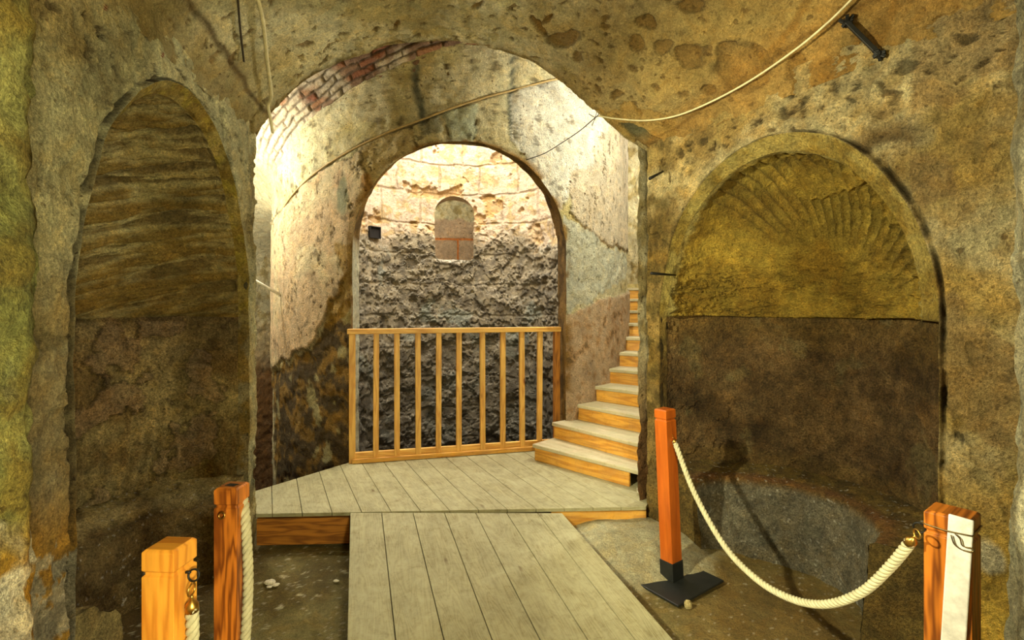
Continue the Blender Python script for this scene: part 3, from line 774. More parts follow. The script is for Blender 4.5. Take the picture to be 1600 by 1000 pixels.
n1 = fbm(V.P, 1.4, 5, 1); n2 = fbm(V.P, 6, 5, 2); uG = Ug.ravel(); sG = Sg.ravel()
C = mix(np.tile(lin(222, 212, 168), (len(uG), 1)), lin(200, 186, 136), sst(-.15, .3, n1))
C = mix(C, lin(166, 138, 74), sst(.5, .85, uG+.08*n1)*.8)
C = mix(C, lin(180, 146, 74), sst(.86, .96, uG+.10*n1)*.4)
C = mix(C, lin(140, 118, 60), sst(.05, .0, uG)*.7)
# peeled patches, elongated
Q = np.stack([V.P[:, 0], V.P[:, 1], V.P[:, 2]], 1)
pk = fbm(Q@np.array([[1, .9, 0], [-.9, 2.2, 0], [0, 0, 1.4]]), 7.5, 3, 33)
dm = sst(.50, .55, pk + .04*sst(.5, .1, uG)); C = mix(C, lin(124, 98, 54), dm*.75); V.D -= .012*dm
de = np.exp(-((pk-.52)/.010)**2); C = mix(C, lin(74, 54, 26), de*.30*sst(.25, .6, uG))
for x, y, r, r2, a in ((1155, 100, .12, .085, .3), (1078, 85, .045, .07, 0), (1035, 78, .04, .05, 0), (880, 62, .10, .06, .6), (845, 42, .035, .09, .5), (990, 65, .035, .04, 0), (1240, 97, .04, .035, 0),
                       (1080, 10, .05, .05, 0), (1190, 78, .03, .04, 0), (1105, 140, .04, .02, .4), (960, 150, .05, .02, .5), (1010, 35, .03, .05, 0), (860, 30, .04, .02, 0), (745, 10, .04, .02, .3), (505, 95, .05, .02, .4), (620, 40, .05, .018, .3)):
    m = V.spot(x, y, r, r2, a, .2, .04); C = mix(C, lin(146, 116, 62), m*.9); V.D -= .02*m
    e = np.clip(V.spot(x, y, r*1.12, r2*1.12, a, .2, .04)-m, 0, 1); C = mix(C, lin(58, 42, 20), e*.8)
m, d = V.poly([(905, 160), (930, 175), (985, 165), (1050, 185), (1060, 225), (985, 230), (940, 200)], .006, .05); C = mix(C, lin(190, 152, 76), m*.6); V.D -= .008*m
m, d = V.poly([(965, 195), (1000, 200), (1030, 220), (1040, 240), (1010, 245), (980, 230)], .006, .04); C = mix(C, lin(92, 92, 66), m*.9); V.D -= .02*m
for pl in ([(1262, 0), (1240, 45), (1190, 95)], [(1400, 0), (1375, 45), (1320, 90), (1270, 125)]):
    m = V.line(pl, .012, .01); C = mix(C, lin(140, 102, 40), m*.7)  # shadow trails of the cable painted as brown lines
jl = np.exp(-((uG-.03+.006*n2)/.004)**2)+np.exp(-((uG-.978+.004*n2)/.003)**2); C = mix(C, lin(84, 62, 28), np.clip(jl, 0, 1)*.8)
C = mix(C, lin(176, 132, 60), sst(.94, .97, uG+.02*n2)*.5)
jn = sst(.035, .0, uG)+sst(.965, 1, uG); V.D -= .02*np.clip(jn, 0, 1)*(fbm(V.P, 9, 4, 5)+.2)
fe = np.exp(-(sG/.03)**2); C = mix(C, lin(150, 126, 70), fe*.6)
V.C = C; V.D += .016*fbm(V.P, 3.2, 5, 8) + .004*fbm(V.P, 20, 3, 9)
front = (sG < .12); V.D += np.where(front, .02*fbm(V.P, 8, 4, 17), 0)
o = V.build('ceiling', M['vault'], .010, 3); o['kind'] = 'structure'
# thickness of the vault edge + lunette wall above it, on the stair side
bx, bz = vault_pt(np.zeros(300), np.linspace(0, 1, 300)), None
parts = []
tt = np.linspace(0, 1, 30)
th_ = np.linspace(-19*DEG, 30*DEG, 300)
top = cyl(th_, RO-.03, 0*th_+4.3); bot = bx.copy(); bot[:, 1] += .0
P = bot[:, None]*(1-tt)[None, :, None]+top[:, None]*tt[None, :, None]
E = Surf(P, np.stack([np.tile(th_[:, None]*3, (1, 30)), np.tile(tt[None], (300, 1))], -1)); E.C = np.tile(lin(190, 170, 120), (len(E.P), 1))
E.build('wall_lunette', M['vest'], .010, 3)['kind'] = 'structure'

# ---- near pillars (either side of the camera) and the rear of the room
def pillar(name, pts, colf, nz_=260):
    """vertical face following a ground polyline"""
    pts = np.array(pts, float); L = np.concatenate([[0], np.cumsum(np.hypot(*np.diff(pts, axis=0).T))])
    a = np.linspace(0, L[-1], 300); zz = np.linspace(-.1, 3.3, nz_)
    X = np.interp(a, L, pts[:, 0]); Y = np.interp(a, L, pts[:, 1])
    P = np.stack([np.tile(X[:, None], (1, nz_)), np.tile(Y[:, None], (1, nz_)), np.tile(zz[None], (300, 1))], -1)
    E = Surf(P, np.stack([np.tile(a[:, None], (1, nz_)), np.tile(zz[None], (300, 1))], -1)); colf(E)
    return E.build(name, M['vest'], .014, 3)
def pl_left(E):
    n1 = fbm(E.P, 2, 5, 1); n2 = fbm(E.P, 7, 5, 2); z = E.P[:, 2]
    C = mix(np.tile(lin(184, 178, 104), (len(z), 1)), lin(138, 138, 74), sst(-.2, .3, n1))
    C = mix(C, lin(150, 122, 44), sst(.05, .3, n2)*.6)
    C = mix(C, lin(160, 160, 120), sst(.15, .3, fbm(E.P, 3, 5, 5))*.6)
    C = mix(C, lin(205, 150, 30), sst(1.2, 1.0, z+.25*n1)*.85)
    C = mix(C, lin(226, 218, 190), sst(1.1, 1.0, z+.3*n2)*sst(.03, .07, fbm(E.P, 3, 5, 9))*.9)
    E.C = C; E.D = .02*n2+.008*fbm(E.P, 20, 4, 4)
def pl_right(E):
    n1 = fbm(E.P, 2, 5, 1); n2 = fbm(E.P, 7, 5, 2); z = E.P[:, 2]
    C = mix(np.tile(lin(214, 206, 170), (len(z), 1)), lin(190, 150, 60), sst(0, .35, n1)); E.C = C; E.D = .02*n2
pillar('wall_left_pier', [(-1.46, 1.28), (-1.30, 1.16), (-.97, 1.03), (-.93, .98), (-.92, .7), (-.92, -2.2)], pl_left)['kind'] = 'structure'
pillar('wall_right_pier', [(2.2, 1.15), (1.7, 1.12), (1.04, 1.06), (.982, .99), (.975, .7), (.975, -2.2)], pl_right)['kind'] = 'structure'
def pl_back(E):
    E.C = np.tile(lin(180, 160, 100), (len(E.P), 1)); E.D = .02*fbm(E.P, 5, 4, 2)
pillar('wall_back', [(-1.6, -1.75), (1.6, -1.75)], pl_back, 100)['kind'] = 'structure'

# ---- floor
A, B = np.meshgrid(np.linspace(-2.6, 2.9, 560), np.linspace(-1.8, 3.9, 560), indexing='ij')
FS = Surf(np.stack([A, B, 0*A], -1), np.stack([A, B], -1)); FS.n = np.tile([0, 0, 1.0], (len(FS.P), 1))
n1 = fbm(FS.P, 2, 5, 1); n2 = fbm(FS.P, 9, 5, 2); x, y = FS.S.T
C = mix(np.tile(lin(136, 124, 76), (len(x), 1)), lin(108, 94, 50), sst(-.2, .3, n1))
C = mix(C, lin(120, 92, 44), sst(.3, 1.0, x+.2*n1)*.5)
C = mix(C, lin(88, 66, 36), sst(-1.35, -1.6, x)*.6)  # floor shadow by the left niche painted in brown
chips = sst(.60, .68, fbm(FS.P, 26, 3, 8))*sst(-.6, .1, n1+.1)*(x < -.2); C = mix(C, lin(206, 198, 160), chips*.7)
chips = sst(.64, .7, fbm(FS.P, 44, 2, 18)); C = mix(C, lin(216, 206, 180), chips*.4)
m = sst(.42, .25, np.hypot((x-.72)/1.3, y-3.05)+.1*n2)
C = mix(C, lin(190, 184, 150), m*.7)  # pale dusty mound, with the pool of stairwell light in its colour
FS.C = C; FS.D = .010*n1 + .006*n2 + .14*sst(.55, .1, np.hypot((x-.75)/1.5, y-3.2))
o = FS.build('floor', M['floor'], 0); o['kind'] = 'structure'

# ============================================================ WOODEN PLATFORM, RAMP, RAILING, STAIR
def clip(poly, n, c):
    """keep the side where dot(p,n) <= c"""
    outp = []
    for i in range(len(poly)):
        a = np.array(poly[i]); b = np.array(poly[(i+1) % len(poly)]); da = a@n-c; db = b@n-c
        if da <= 0: outp.append(tuple(a))
        if (da < 0 < db) or (db < 0 < da): outp.append(tuple(a+(b-a)*(da/(da-db))))
    return outp
def boards(mb, poly, d, w, gap, z0, z1, shift=0):
    d = np.array(d)/np.hypot(*d); n = np.array([-d[1], d[0]])
    v = [np.dot(p, n) for p in poly]; k = math.floor((min(v)-shift)/w)
    while k*w+shift < max(v):
        a = k*w+shift; pp = clip(clip(poly, n, a+w-gap), -n, -a)
        if len(pp) >= 3:
            area = sum(pp[i][0]*pp[(i+1) % len(pp)][1]-pp[(i+1) % len(pp)][0]*pp[i][1] for i in range(len(pp)))
            if area < 0: pp = pp[::-1]
            if abs(area) > 1e-4: mb.prism(pp, z0, z1, d, (random.random()*20, random.random()*20))
        k += 1
plat = [(-1.585, 3.17), (.86, 3.285), (.97, 3.52), (.97, 4.2), (.43, 4.66), (-1.33, 4.24), (-1.80, 3.55)]
pf = empty('wooden_platform', (-.35, 3.7, 0), 'dusty plank platform at the foot of the stair in front of the railing', 'platform')
def loc_parent(o, root):
    o.parent = root; o.matrix_parent_inverse = Matrix.LocRotScale(root.location, root.rotation_euler.to_quaternion(), None).inverted(); return o
mb = MB(); boards(mb, plat, (.43, -.9), .168, .004, DECKZ-.022, DECKZ, .03); loc_parent(mb.build('deck', M['deck'], bevel=.0015), pf)
mb = MB(); mb.beam((-1.59, 3.20, .10), (-1.02, 3.225, .10), .03, .165); loc_parent(mb.build('fascia_board', M['fascia'], bevel=.002), pf)
mb = MB(); mb.beam((.25, 3.285, .128), (.865, 3.315, .128), .03, .135); loc_parent(mb.build('fascia_board', M['riser'], bevel=.002), pf)
mb = MB(); mb.beam((-1.4, 3.6, .1), (.8, 3.7, .1), .06, .16); mb.beam((-1.3, 4.1, .1), (.2, 4.3, .1), .06, .16); loc_parent(mb.build('joist', M['fascia']), pf)
# ramp
rl0, rr0 = np.array([-1.005, 3.185]), np.array([.315, 3.225]); rd = np.array([.305, -1.0]); rd /= np.hypot(*rd)
Lr = 2.9
rpoly = [tuple(rl0), tuple(rl0+rd*Lr), tuple(rr0+rd*Lr), tuple(rr0)]
def rz(p): t_ = np.dot(np.array(p)-rl0, rd); return DECKZ+.002-.055*t_
rp = empty('plank_ramp', (float(rl0[0]+.6), 2.4, 0), 'sloping ramp of worn planks leading up to the platform', 'ramp')
mb = MB(); boards(mb, rpoly, rd, .188, .004, lambda p: rz(p)-.025, rz, np.dot(rl0, np.array([-rd[1], rd[0]]))); loc_parent(mb.build('deck', M['deck'], bevel=.0015), rp)
for off in (.12, .64, 1.16):
    a = rl0+(rr0-rl0)*off/1.32+rd*.06; e = a+rd*(Lr-.1)
    mb = MB(); mb.beam((a[0], a[1], rz(a)-.025-.045), (e[0], e[1], rz(e)-.07), .05, .085); loc_parent(mb.build('runner', M['fascia']), rp)

# railing
RA = np.array([-1.315, 4.215]); RB = np.array([.405, 4.66])
rg = empty('wooden_railing', (-.45, 4.43, DECKZ), 'pine railing with nine balusters across the arched opening', 'railing')
def rpt(t, z): p = RA+(RB-RA)*t; return (p[0], p[1], z)
zt = 1.30
mb = MB(); mb.beam(rpt(-.022, zt), rpt(1.018, zt), .085, .042); loc_parent(mb.build('top_rail', M['rail'], bevel=.004), rg)
mb = MB(); mb.beam(rpt(.01, DECKZ+.045), rpt(.99, DECKZ+.045), .03, .075)
loc_parent(mb.build('bottom_rail', M['rail'], bevel=.003), rg)
mb = MB(); nrm = np.array([RB[1]-RA[1], RA[0]-RB[0]]); nrm /= np.hypot(*nrm)
a = np.array(rpt(0, DECKZ+.02)); c_ = np.array(rpt(1, DECKZ+.02)); n3 = np.array([*nrm, 0])
mb.beam(a+n3*.035, c_+n3*.035, .03, .035); loc_parent(mb.build('kick_board', M['riser'], bevel=.003), rg)
for t in (0.0, 1.0):
    mb = MB(); mb.beam(rpt(t, DECKZ), rpt(t, zt-.021), .06, .05, up=(RB[0]-RA[0], RB[1]-RA[1], 0)); loc_parent(mb.build('end_post', M['rail'] if t == 0 else M['fascia'], bevel=.003), rg)
dd = RB-RA
for i, bxp in enumerate((588, 620, 653, 685.5, 717, 753.5, 785.5, 815, 843.5)):
    k = (bxp-HX)/FPX                        # position along the rail where the baluster stands
    t = (k*RA[1]-RA[0])/(dd[0]-k*dd[1])
    p = np.array(rpt(t, 0)); tl = random.uniform(-.006, .006)
    mb = MB(); mb.beam(p+np.array([tl, 0, DECKZ+.01])+n3*.03*0, p+np.array([0, 0, zt-.021]), .038, .045, up=(dd[0], dd[1], 0))
    loc_parent(mb.build('baluster', M['rail'], bevel=.003), rg)

# stair
st = empty('wooden_staircase', (.6, 4.2, DECKZ), 'winding wooden staircase with dusty treads rising round the drum', 'staircase')
RS = .138
inn = [24+7*k for k in range(13)]; outa = [31, 34.5, 39.5, 45.5]+[52+7*k for k in range(9)]
def cp(a, r): return np.array([DC[0]+r*math.sin(a*DEG), DC[1]-r*math.cos(a*DEG)])
for k in range(11):
    z = DECKZ+RS*(k+1)
    r_in = 2.06 if k < 1 else 1.97; r_out = 3.02 if k < 1 else 3.16
    a = cp(inn[k], r_in); b_ = cp(outa[k], r_out); c_ = cp(outa[k+1]+1.5, 3.16 if k else 3.1); d_ = cp(inn[k+1]+1.5, 1.96)
    mb = MB(); e = (b_-a)/np.hypot(*(b_-a)); mb.prism([tuple(a), tuple(b_), tuple(c_), tuple(d_)], z-.032, z, e, (random.random()*9, random.random()*9))
    loc_parent(mb.build('tread', M['tread'], bevel=.008), st)
    nb_ = np.array([-e[1], e[0]]); nb_ = nb_ if nb_ @ (d_-a) > 0 else -nb_
    a2 = a+nb_*.028+e*.015; b2 = b_+nb_*.028-e*(.09 if k == 0 else 0)
    mb = MB(); mb.beam((*a2, z-.032-(RS-.032)/2), (*b2, z-.032-(RS-.032)/2), .02, RS-.032)
    if k == 0:      # closed inner end of the first step
        mb.beam((*a2, z-.085), (*(d_+(a2-d_)*.1), z-.085), .02, RS-.032)
    loc_parent(mb.build('riser', M['riser'], bevel=.002), st)
# stone landing past the last tread
mb = MB(); pts = [tuple(cp(a, 1.98)) for a in range(101, 150, 8)]+[tuple(cp(a, 3.16)) for a in range(149, 100, -8)]
mb.prism(pts, 1.2, DECKZ+RS*11+.06); setp(mb.build('trim_1', M['stone']), kind='structure')
# solid dark block painted as the shade of a recess beyond the stair
p = np.array(at(984, 425, 7.75)); mb = MB(); mb.beam((p[0]-.06, p[1], 1.82), (p[0]-.06, p[1], 2.45), .12, .12); setp(mb.build('trim_2', M['dark']), kind='structure')

def smooth_path(pts, n):
    pts = np.array(pts, float); m = len(pts); out_ = []
    P_ = np.concatenate([[2*pts[0]-pts[1]], pts, [2*pts[-1]-pts[-2]]])
    for i in range(m-1):
        p0, p1_, p2_, p3_ = P_[i:i+4]
        for t in np.linspace(0, 1, n, endpoint=False):
            out_.append(.5*((2*p1_)+(-p0+p2_)*t+(2*p0-5*p1_+4*p2_-p3_)*t*t+(-p0+3*p1_-3*p2_+p3_)*t**3))
    out_.append(pts[-1]); return np.array(out_)
def resample(q, n=8): return [tuple(v) for v in smooth_path(q, n)]
# ============================================================ ROPE POSTS
def post(loc, rotz, h, w, mat, label, tilt=(0, 0), plate=False, rings=()):
    r = empty('rope_post', loc, label, 'post', None, (tilt[0], tilt[1], rotz))
    g = .005; hh = w/2; z0 = .10 if plate else 0.0
    # square shaft with a groove near the top and chamfered top
    lv = [(z0, hh), (h-.062, hh), (h-.058, hh-g), (h-.052, hh-g), (h-.048, hh), (h-.006, hh), (h, hh-.006)]
    V = []; F = []; UV = []
    for z_, a in lv:
        for sx, sy in ((-1, -1), (1, -1), (1, 1), (-1, 1)): V.append((sx*a, sy*a, z_))
    o1 = random.random()*9
    for i in range(len(lv)-1):
        for j in range(4):
            j2 = (j+1) % 4; F.append([i*4+j, i*4+j2, i*4+4+j2, i*4+4+j])
            UV.append([(lv[i][0]+o1, j*w+o1), (lv[i][0]+o1, j*w+w+o1), (lv[i+1][0]+o1, j*w+w+o1), (lv[i+1][0]+o1, j*w+o1)])
    n = (len(lv)-1)*4; F.append([n, n+1, n+2, n+3]); UV.append([(o1, o1), (o1+.02, o1), (o1+.02, o1+w), (o1, o1+w)])
    F.append([3, 2, 1, 0]); UV.append([(0, 0)]*4)
    mb = MB(); mb.add(V, F, UV); mb.build('shaft', mat, r, bevel=.0015)
    if plate:
        mb = MB(); mb.prism([(-hh-.004, -hh-.004), (hh+.004, -hh-.004), (hh+.004, hh+.004), (-hh-.004, hh+.004)], .012, .11); mb.build('socket', M['plate'], r, bevel=.002)
        mb = MB(); mb.prism([(-.19, -.19), (.19, -.19), (.19, .19), (-.19, .19)], 0, .012); mb.build('base_plate', M['plate'], r, bevel=.003)
    for (nx, ny, zr, R) in rings:       # eye screw: shank and ring
        mb = MB(); mb.beam((nx*hh*.9, ny*hh*.9, zr), (nx*(hh+.012), ny*(hh+.012), zr), .005, .005)
        mb.torus((nx*(hh+.012+R*.6), ny*(hh+.012+R*.6), zr-R*.5), R, .0024, (ny, -nx, .25) if R > .012 else (nx, ny, .2)); mb.build('eye_ring', M['iron'] if R > .012 else M['brass'], r, smooth=True)
    return r
# far right post
fr_top = np.array(at(1037, 641, 2.82)); fr_base = np.array([.875, 2.80, 0.016])
h = .935; ty = math.atan2(fr_top[0]-fr_base[0], h)
p1 = post((fr_base[0], fr_base[1], .012), 0, h, .08, M['post2'], 'orange wooden rope post on a black square base plate beside the stair pier', (0, ty), True)
p1.rotation_mode = 'ZYX'; p1.rotation_euler = (0, ty, 34*DEG)
# the plate has to lie flat: undo the tilt on it
for ch in p1.children:
    if ch.name.startswith('base_plate'): ch.rotation_euler = (0, 0, 0)
p2 = post((-.805, 1.205, 0), 0, .945, .078, M['post'], 'yellow pine rope post nearest the left pier, with a black ring and hooked rope', rings=((1, 0, .878, .013),))
p2.rotation_euler = (0, 0, -4*DEG)
p3 = post((-.875, 1.60, 0), 0, .945, .072, M['post3'], 'brown striped rope post with a notched top, second from the left', rings=((0, -1, .875, .009),))
p3.rotation_euler = (0, 0, -2*DEG)
mb = MB(); mb.prism([(-.018, -.008), (.014, -.014), (.020, .006), (-.012, .010)], .94, .9462); mb.build('notch_shade', M['dark'], p3)  # thin dark sliver on the top, painted as the shade of a cut
p4 = post((1.165, 1.355, 0), 0, .962, .098, M['post3'], 'reddish rope post in the right foreground with a pale metal strip tied to it', rings=((0, 1, .90, .014),))
p4.rotation_euler = (0, 0, 38*DEG)
# metal strip leaning on the near right post (on the face turned to the ramp)
FN = np.array([math.cos(218*DEG), math.sin(218*DEG)]); FC = np.array([1.165, 1.355])
def face(px, py, off):
    k = (px-HX)/FPX; Yq = (FC@FN+.049+off)/(k*FN[0]+FN[1]); return np.array(at(px, py, Yq))
mb = MB(); a = face(1502, 808, .006); b2 = face(1466, 1440, .006); b2[2] = 0
mb.beam(a, b2, .050, .008, up=(FN[0], FN[1], 0))
ms = mb.build('metal_strip', M['alu'], bevel=.003); setp(ms, 'pale aluminium strip tied upright against the right foreground post', 'strip')
mb = MB(); zw = .925; rw = .0715
q = [np.array([FC[0]+rw*math.cos(d*DEG), FC[1]+rw*math.sin(d*DEG), zw]) for d in (-7, 83, 173)]
e1 = face(1478, 836, .0125); e2 = face(1519, 834, .0125); e1[2] = zw; e2[2] = zw+.004
q += [e1, e2, q[0]]
qq = []
for i in range(len(q)-1): qq += [tuple(q[i]*(1-t)+q[i+1]*t) for t in np.linspace(0, 1, 8, endpoint=False)]
qq.append(tuple(q[-1])); mb.tube(qq, .0018, 6)
l2 = [tuple(face(x, y, .015)) for x, y in ((1486, 836), (1491, 850), (1503, 859), (1520, 862), (1519, 857), (1504, 853), (1500, 842), (1492, 834))]
mb.tube(resample(l2, 5), .0016, 6)
setp(mb.build('wire_tie', M['wire'], smooth=True), 'thin wire looped round the right foreground post and its metal strip', 'wire')

# ============================================================ ROPES
def rope(pts, r, label, hook0=None, hook1=None, pitch=.062, group=None):
    path = smooth_path(pts, 24)
    L = np.concatenate([[0], np.cumsum(np.linalg.norm(np.diff(path, axis=0), axis=1))])
    n = int(L[-1]/.005); k = np.linspace(0, L[-1], n); path = np.stack([np.interp(k, L, path[:, i]) for i in range(3)], 1)
    tg = np.gradient(path, axis=0); tg /= np.linalg.norm(tg, axis=1, keepdims=True)
    xs = []; x = np.cross(tg[0], [.3, .9, .2]); 
    for t in tg:
        x = x-t*(x@t); x /= np.linalg.norm(x); xs.append(x)
    xs = np.array(xs); ys = np.cross(tg, xs)
    root = empty('rope', tuple(path[0]), label, 'rope', group)
    mb = MB()
    for s_ in range(3):
        ph = 2*PI*k/pitch+s_*2*PI/3
        q = path+xs*(np.cos(ph)*r*.5)[:, None]+ys*(np.sin(ph)*r*.5)[:, None]
        mb.tube([tuple(v) for v in q], r*.56, 10)
    loc_parent(mb.build('twisted_rope', M['rope'], smooth=True), root)
    for hk, i0, sgn in ((hook0, 0, -1), (hook1, -1, 1)):
        if hk is None: continue
        p = path[i0]; t = tg[i0]*sgn
        mb = MB(); mb.tube([tuple(p-t*.010), tuple(p+t*.006), tuple(p+t*.012), tuple(p+t*.020)], [r*1.06, r*1.0, r*.6, r*.25], 14)
        loc_parent(mb.build('end_cap', M['brass'], smooth=True), root)
        mb = MB(); mb.tube([tuple(p+t*.015), tuple(p+t*.03)], .003, 8); mb.torus(tuple(p+t*(.03+hk)), hk, .0022, tuple(np.cross(t, [0, .9, .4])), a0=0, a1=6.3)
        loc_parent(mb.build('hook', M['brass'], smooth=True), root)
    return root
# right rope: far post -> near post (sagging)
rope([at(1054, 690, 2.76), at(1085, 770, 2.62), at(1130, 850, 2.42), at(1180, 903, 2.18), at(1235, 935, 1.96), at(1290, 944, 1.76), at(1345, 926, 1.6), at(1390, 886, 1.47), at(1423, 846, 1.37)],
     .0138, 'thick white rope sagging between the two right-hand posts', hook0=.012, hook1=.012)
# ring on the far post (child)
mb = MB(); mb.torus((.049, .0, .872), .011, .0024, (1, .3, .2)); mb.build('eye_ring', M['iron'], p1, smooth=True)
# left near rope hangs from the near left post
rope([at(300, 948, 1.19), at(301, 990, 1.20), at(300, 1050, 1.21), (-.742, 1.26, .52), (-.76, 1.36, .40), (-.80, 1.46, .34)], .0140, 'white rope hooked to the black ring of the nearest left post', hook0=.014)
rope([at(374, 770, 1.66), at(381, 785, 1.62), at(385, 830, 1.58), at(388, 900, 1.56), at(386, 960, 1.55), at(380, 1040, 1.54), (-.80, 1.5, .30), (-.80, 1.46, .22)], .0145, 'cream rope hanging down behind the brown striped post')

# ============================================================ CABLES, IRON, LOOSE STONES
def ray_vault(px, py, lift=.012):
    k = np.argmin((V.px-px)**2+(V.py-py)**2); return V.P[k]+V.n[k]*(V.D[k]+lift)
def ray_drum(px, py, lift=.012):
    k = np.argmin((D.px-px)**2+(D.py-py)**2); return D.P[k]+D.n[k]*(D.D[k]+lift)
mb = MB(); pp = [ray_vault(x, y, l) for x, y, l in ((1345, -12, .05), (1305, 30, .06), (1250, 75, .06), (1180, 122, .05), (1120, 153, .04), (1060, 178, .03), (1010, 188, .02), (960, 188, .02), (935, 182, .02))]
mb.tube(resample(pp), .0052, 8); setp(mb.build('electric_cable', M['cable'], smooth=True), 'pale cable looping along the right side of the vault', 'cable')
mb = MB(); pp = [ray_vault(936, 183, .02), at(930, 184, 3.4), at(905, 205, 3.75), at(875, 225, 4.05), at(850, 240, 4.25), ray_drum(822, 250, .012)]
mb.tube(resample(pp), .0035, 7)
mb.tube([at(934, 170, 3.36), at(930, 184, 3.4), at(925, 196, 3.42)], .0025, 6); mb.tube([at(920, 178, 3.4), at(930, 184, 3.4), at(936, 178, 3.38)], .0025, 6)
setp(mb.build('thin_dark_cable', M['cabled'], smooth=True), 'thin dark cable stretched from the vault edge to the drum arch', 'cable')
mb = MB(); pp = [ray_vault(398, -10, .03), ray_vault(404, 30, .03), ray_vault(411, 90, .04), ray_vault(416, 140, .04), at(419, 165, 3.08), at(423, 188, 3.13), at(426, 208, 3.17)]
mb.tube(resample(pp), .0095, 10); setp(mb.build('hanging_cable', M['cable'], smooth=True), 'thick grey cable hanging from the vault above the left pier', 'cable')
mb = MB(); pp = [ray_vault(367, -12, .015), ray_vault(371, 40, .02), ray_vault(376, 92, .02)]
mb.tube(resample(pp), .005, 8); setp(mb.build('cable_stub', M['cabled'], smooth=True), 'short dark cable end left of the hanging grey cable', 'cable')
mb = MB(); pp = [ray_drum(x, y, .02) for x, y in cabl[:]]
mb.tube(resample(pp), .009, 8); setp(mb.build('drum_cable', plain('brown cable', (150, 126, 76), .7), smooth=True), 'brown cable curving over the face of the stone drum', 'cable')
# iron clamp
mb = MB(); a = ray_vault(1327, 34, .03); b2 = ray_vault(1378, 86, .03)
mb.beam(a, b2, .024, .018)
for c0 in (a, b2):
    for k in range(9):
        d_ = Vector((random.uniform(-1, 1), random.uniform(-1, 1), random.uniform(-1, 1)))
        mb.beam(Vector(c0)-d_*.016, Vector(c0)+d_*.024, .014, .014)
setp(mb.build('iron_clamp', M['iron'], bevel=.002), 'black iron clamp set in the right side of the vault', 'clamp')
def nail(p, q, r, label):
    mb = MB(); mb.tube([p, q], [r, r*.6], 8); setp(mb.build('iron_pin', M['iron'], smooth=True), label, 'pin')
nail(at(1018, 427, 2.98), at(1056, 430, 3.16), .009, 'black iron pin sticking out left of the right niche')
nail(at(1015, 279, 3.02), at(1036, 268, 3.12), .010, 'short rusty iron pin high on the right pier')
# square socket on the shaft wall, its inner shade a dark panel, white pipe in the left gap
k = np.argmin((H.px-583)**2+(H.py-364)**2); c0 = H.P[k]; nn = H.n[k]; u_ = np.array([nn[1], -nn[0], 0]); u_ /= np.linalg.norm(u_)
mb = MB(); 
for (du_, dz_, w_, h_) in ((-.085, 0, .012, .165), (.085, 0, .012, .165), (0, .077, .18, .012), (0, -.077, .18, .012)):
    cc = c0+nn*.05+u_*du_+np.array([0, 0, dz_]); mb.beam(cc-nn*.04, cc+nn*.01, w_, h_)
cc = c0+nn*.03; mb.beam(cc-nn*.01, cc+nn*.005, .17, .155)
setp(mb.build('wall_socket', M['dark']), 'small dark square socket on the shaft wall left of its window', 'socket')
mb = MB(); mb.tube([at(396, 437, 4.55), at(440, 462, 4.85)], .013, 10); setp(mb.build('white_pipe', plain('white paint', (230, 228, 214), .4), smooth=True), 'short white pipe in the gap left of the drum', 'pipe')
def stone(loc, size, mat, name, label, cat, group=None, seed=1):
    import bmesh
    bm = bmesh.new(); bmesh.ops.create_icosphere(bm, subdivisions=3, radius=1)
    co = np.array([v.co[:] for v in bm.verts]); d = 1+.32*fbm(co, .9, 4, seed)+.1*np.round(fbm(co, 1.7, 2, seed+3)*3)/3
    for v, k_ in zip(bm.verts, d): v.co = Vector((v.co.x*k_*size[0], v.co.y*k_*size[1], v.co.z*k_*size[2]))
    me = bpy.data.meshes.new(name); bm.to_mesh(me); bm.free(); me.materials.append(mat)
    o = bpy.data.objects.new(name, me); COL.objects.link(o); o.location = loc; setp(o, label, cat, group); return o
stone((.765, 2.955, .055), (.045, .035, .022), M['stone'], 'stone', 'crumbly brown stone on the floor left of the far rope post', 'stone', seed=2)
stone((.76, 2.955, .088), (.012, .010, .018), M['chip'], 'pebble', 'white pebble sitting on top of the crumbly brown stone', 'pebble', seed=3)
stone((.875, 2.545, .022), (.020, .016, .022), M['stone'], 'pebble', 'small grey pebble at the front corner of the black base plate', 'pebble', seed=4)
stone((.90, 3.50, DECKZ+.03), (.045, .05, .035), M['chip'], 'stone', 'pale stone wedged at the end of the lowest step', 'stone', seed=5)
for i, (x_, y_, s_, lb) in enumerate(((-1.305, 2.76, .020, 'largest white stone chip on the floor left of the ramp'), (-1.265, 2.74, .014, 'white stone chip just right of the largest chip'),
                                      (-1.29, 2.72, .010, 'tiny white chip in front of the largest chip'), (-.955, 2.78, .010, 'pale chip on the floor close to the ramp edge'))):
    stone((x_, y_, .012+s_*.3), (s_*1.5, s_, s_*.5), M['chip'], 'stone_chip', lb, 'stone chip', 'white chips on the left floor', seed=7+i)

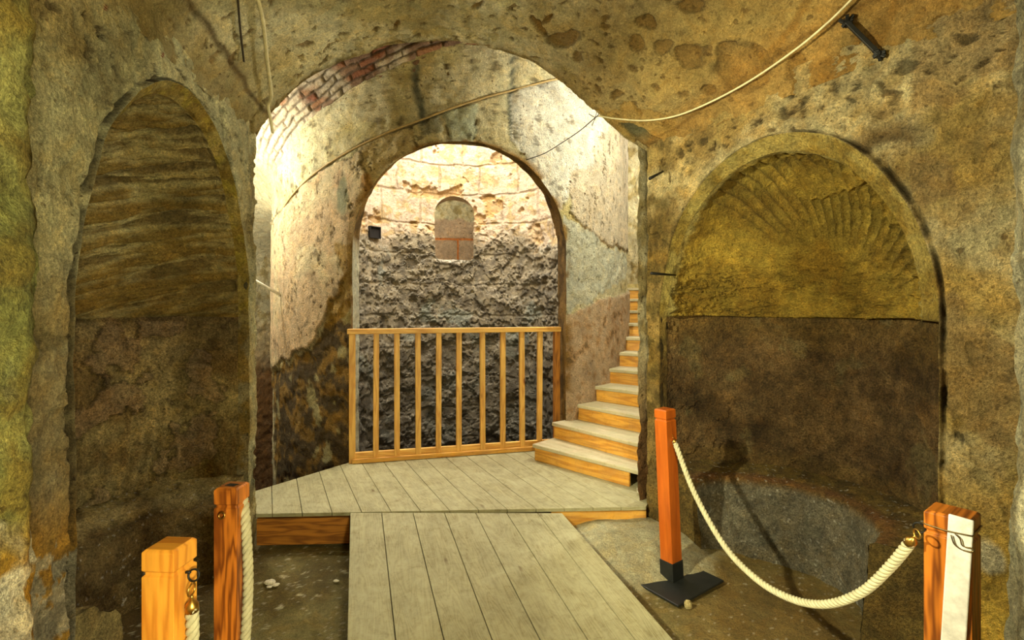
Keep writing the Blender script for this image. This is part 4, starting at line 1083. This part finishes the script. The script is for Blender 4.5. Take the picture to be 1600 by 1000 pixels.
# ============================================================ LIGHT
def lamp(name, typ, loc, power, color, **kw):
    l = bpy.data.lights.new(name, typ); l.energy = power; l.color = color
    tgt = kw.pop('target', None)
    for k_, v_ in kw.items(): setattr(l, k_, v_)
    o = bpy.data.objects.new(name, l); COL.objects.link(o); o.location = loc
    if tgt is not None: o.rotation_euler = (Vector(tgt)-Vector(loc)).to_track_quat('-Z', 'Y').to_euler()
    return o
WARM = (1.0, .93, .60); STAIR = (1.0, .975, .82)
def sl(th_, r, z): return (DC[0]+r*math.sin(th_*DEG), DC[1]-r*math.cos(th_*DEG), z)
lamp('stair_lamp_left', 'POINT', (-2.62, 4.35, 2.75), 120, STAIR, shadow_soft_size=.05)
lamp('stair_lamp_right', 'POINT', (1.50, 4.10, 3.2), 155, STAIR, shadow_soft_size=.05)
lamp('stair_fill_upper', 'POINT', sl(108, 2.7, 3.5), 150, STAIR, shadow_soft_size=.05)  # unseen fill light, added to brighten the outer wall up the stair
lamp('stair_fill_lower', 'POINT', sl(-75, 2.9, 2.2), 70, STAIR, shadow_soft_size=.05)  # unseen fill light, added for the wall in the left gap
lamp('stair_fill_back', 'POINT', sl(215, 2.6, 3.4), 110, STAIR, shadow_soft_size=.05)  # unseen fill light, added to brighten the wall behind the window
lamp('shaft_daylight', 'AREA', (DC[0], DC[1], 5.1), 350, (1.0, .91, .76), shape='DISK', size=3.0, target=(DC[0], DC[1], 0))
lamp('flood_lamp', 'SPOT', (-1.12, 1.12, 2.0), 470, WARM, spot_size=78*DEG, spot_blend=.6, shadow_soft_size=.03, target=(1.3, 2.6, 1.4))
lamp('vestibule_fill', 'POINT', (.5, -.55, 1.40), 255, WARM, shadow_soft_size=.12)  # general warm fill added behind the camera
wd = bpy.data.worlds.new('world'); sc.world = wd; wd.use_nodes = True
wd.node_tree.nodes['Background'].inputs[0].default_value = (.9, .8, .6, 1); wd.node_tree.nodes['Background'].inputs[1].default_value = .05
sc.cycles.max_bounces = 6; sc.cycles.diffuse_bounces = 4; sc.cycles.adaptive_threshold = .015
sc.cycles.use_denoising = True
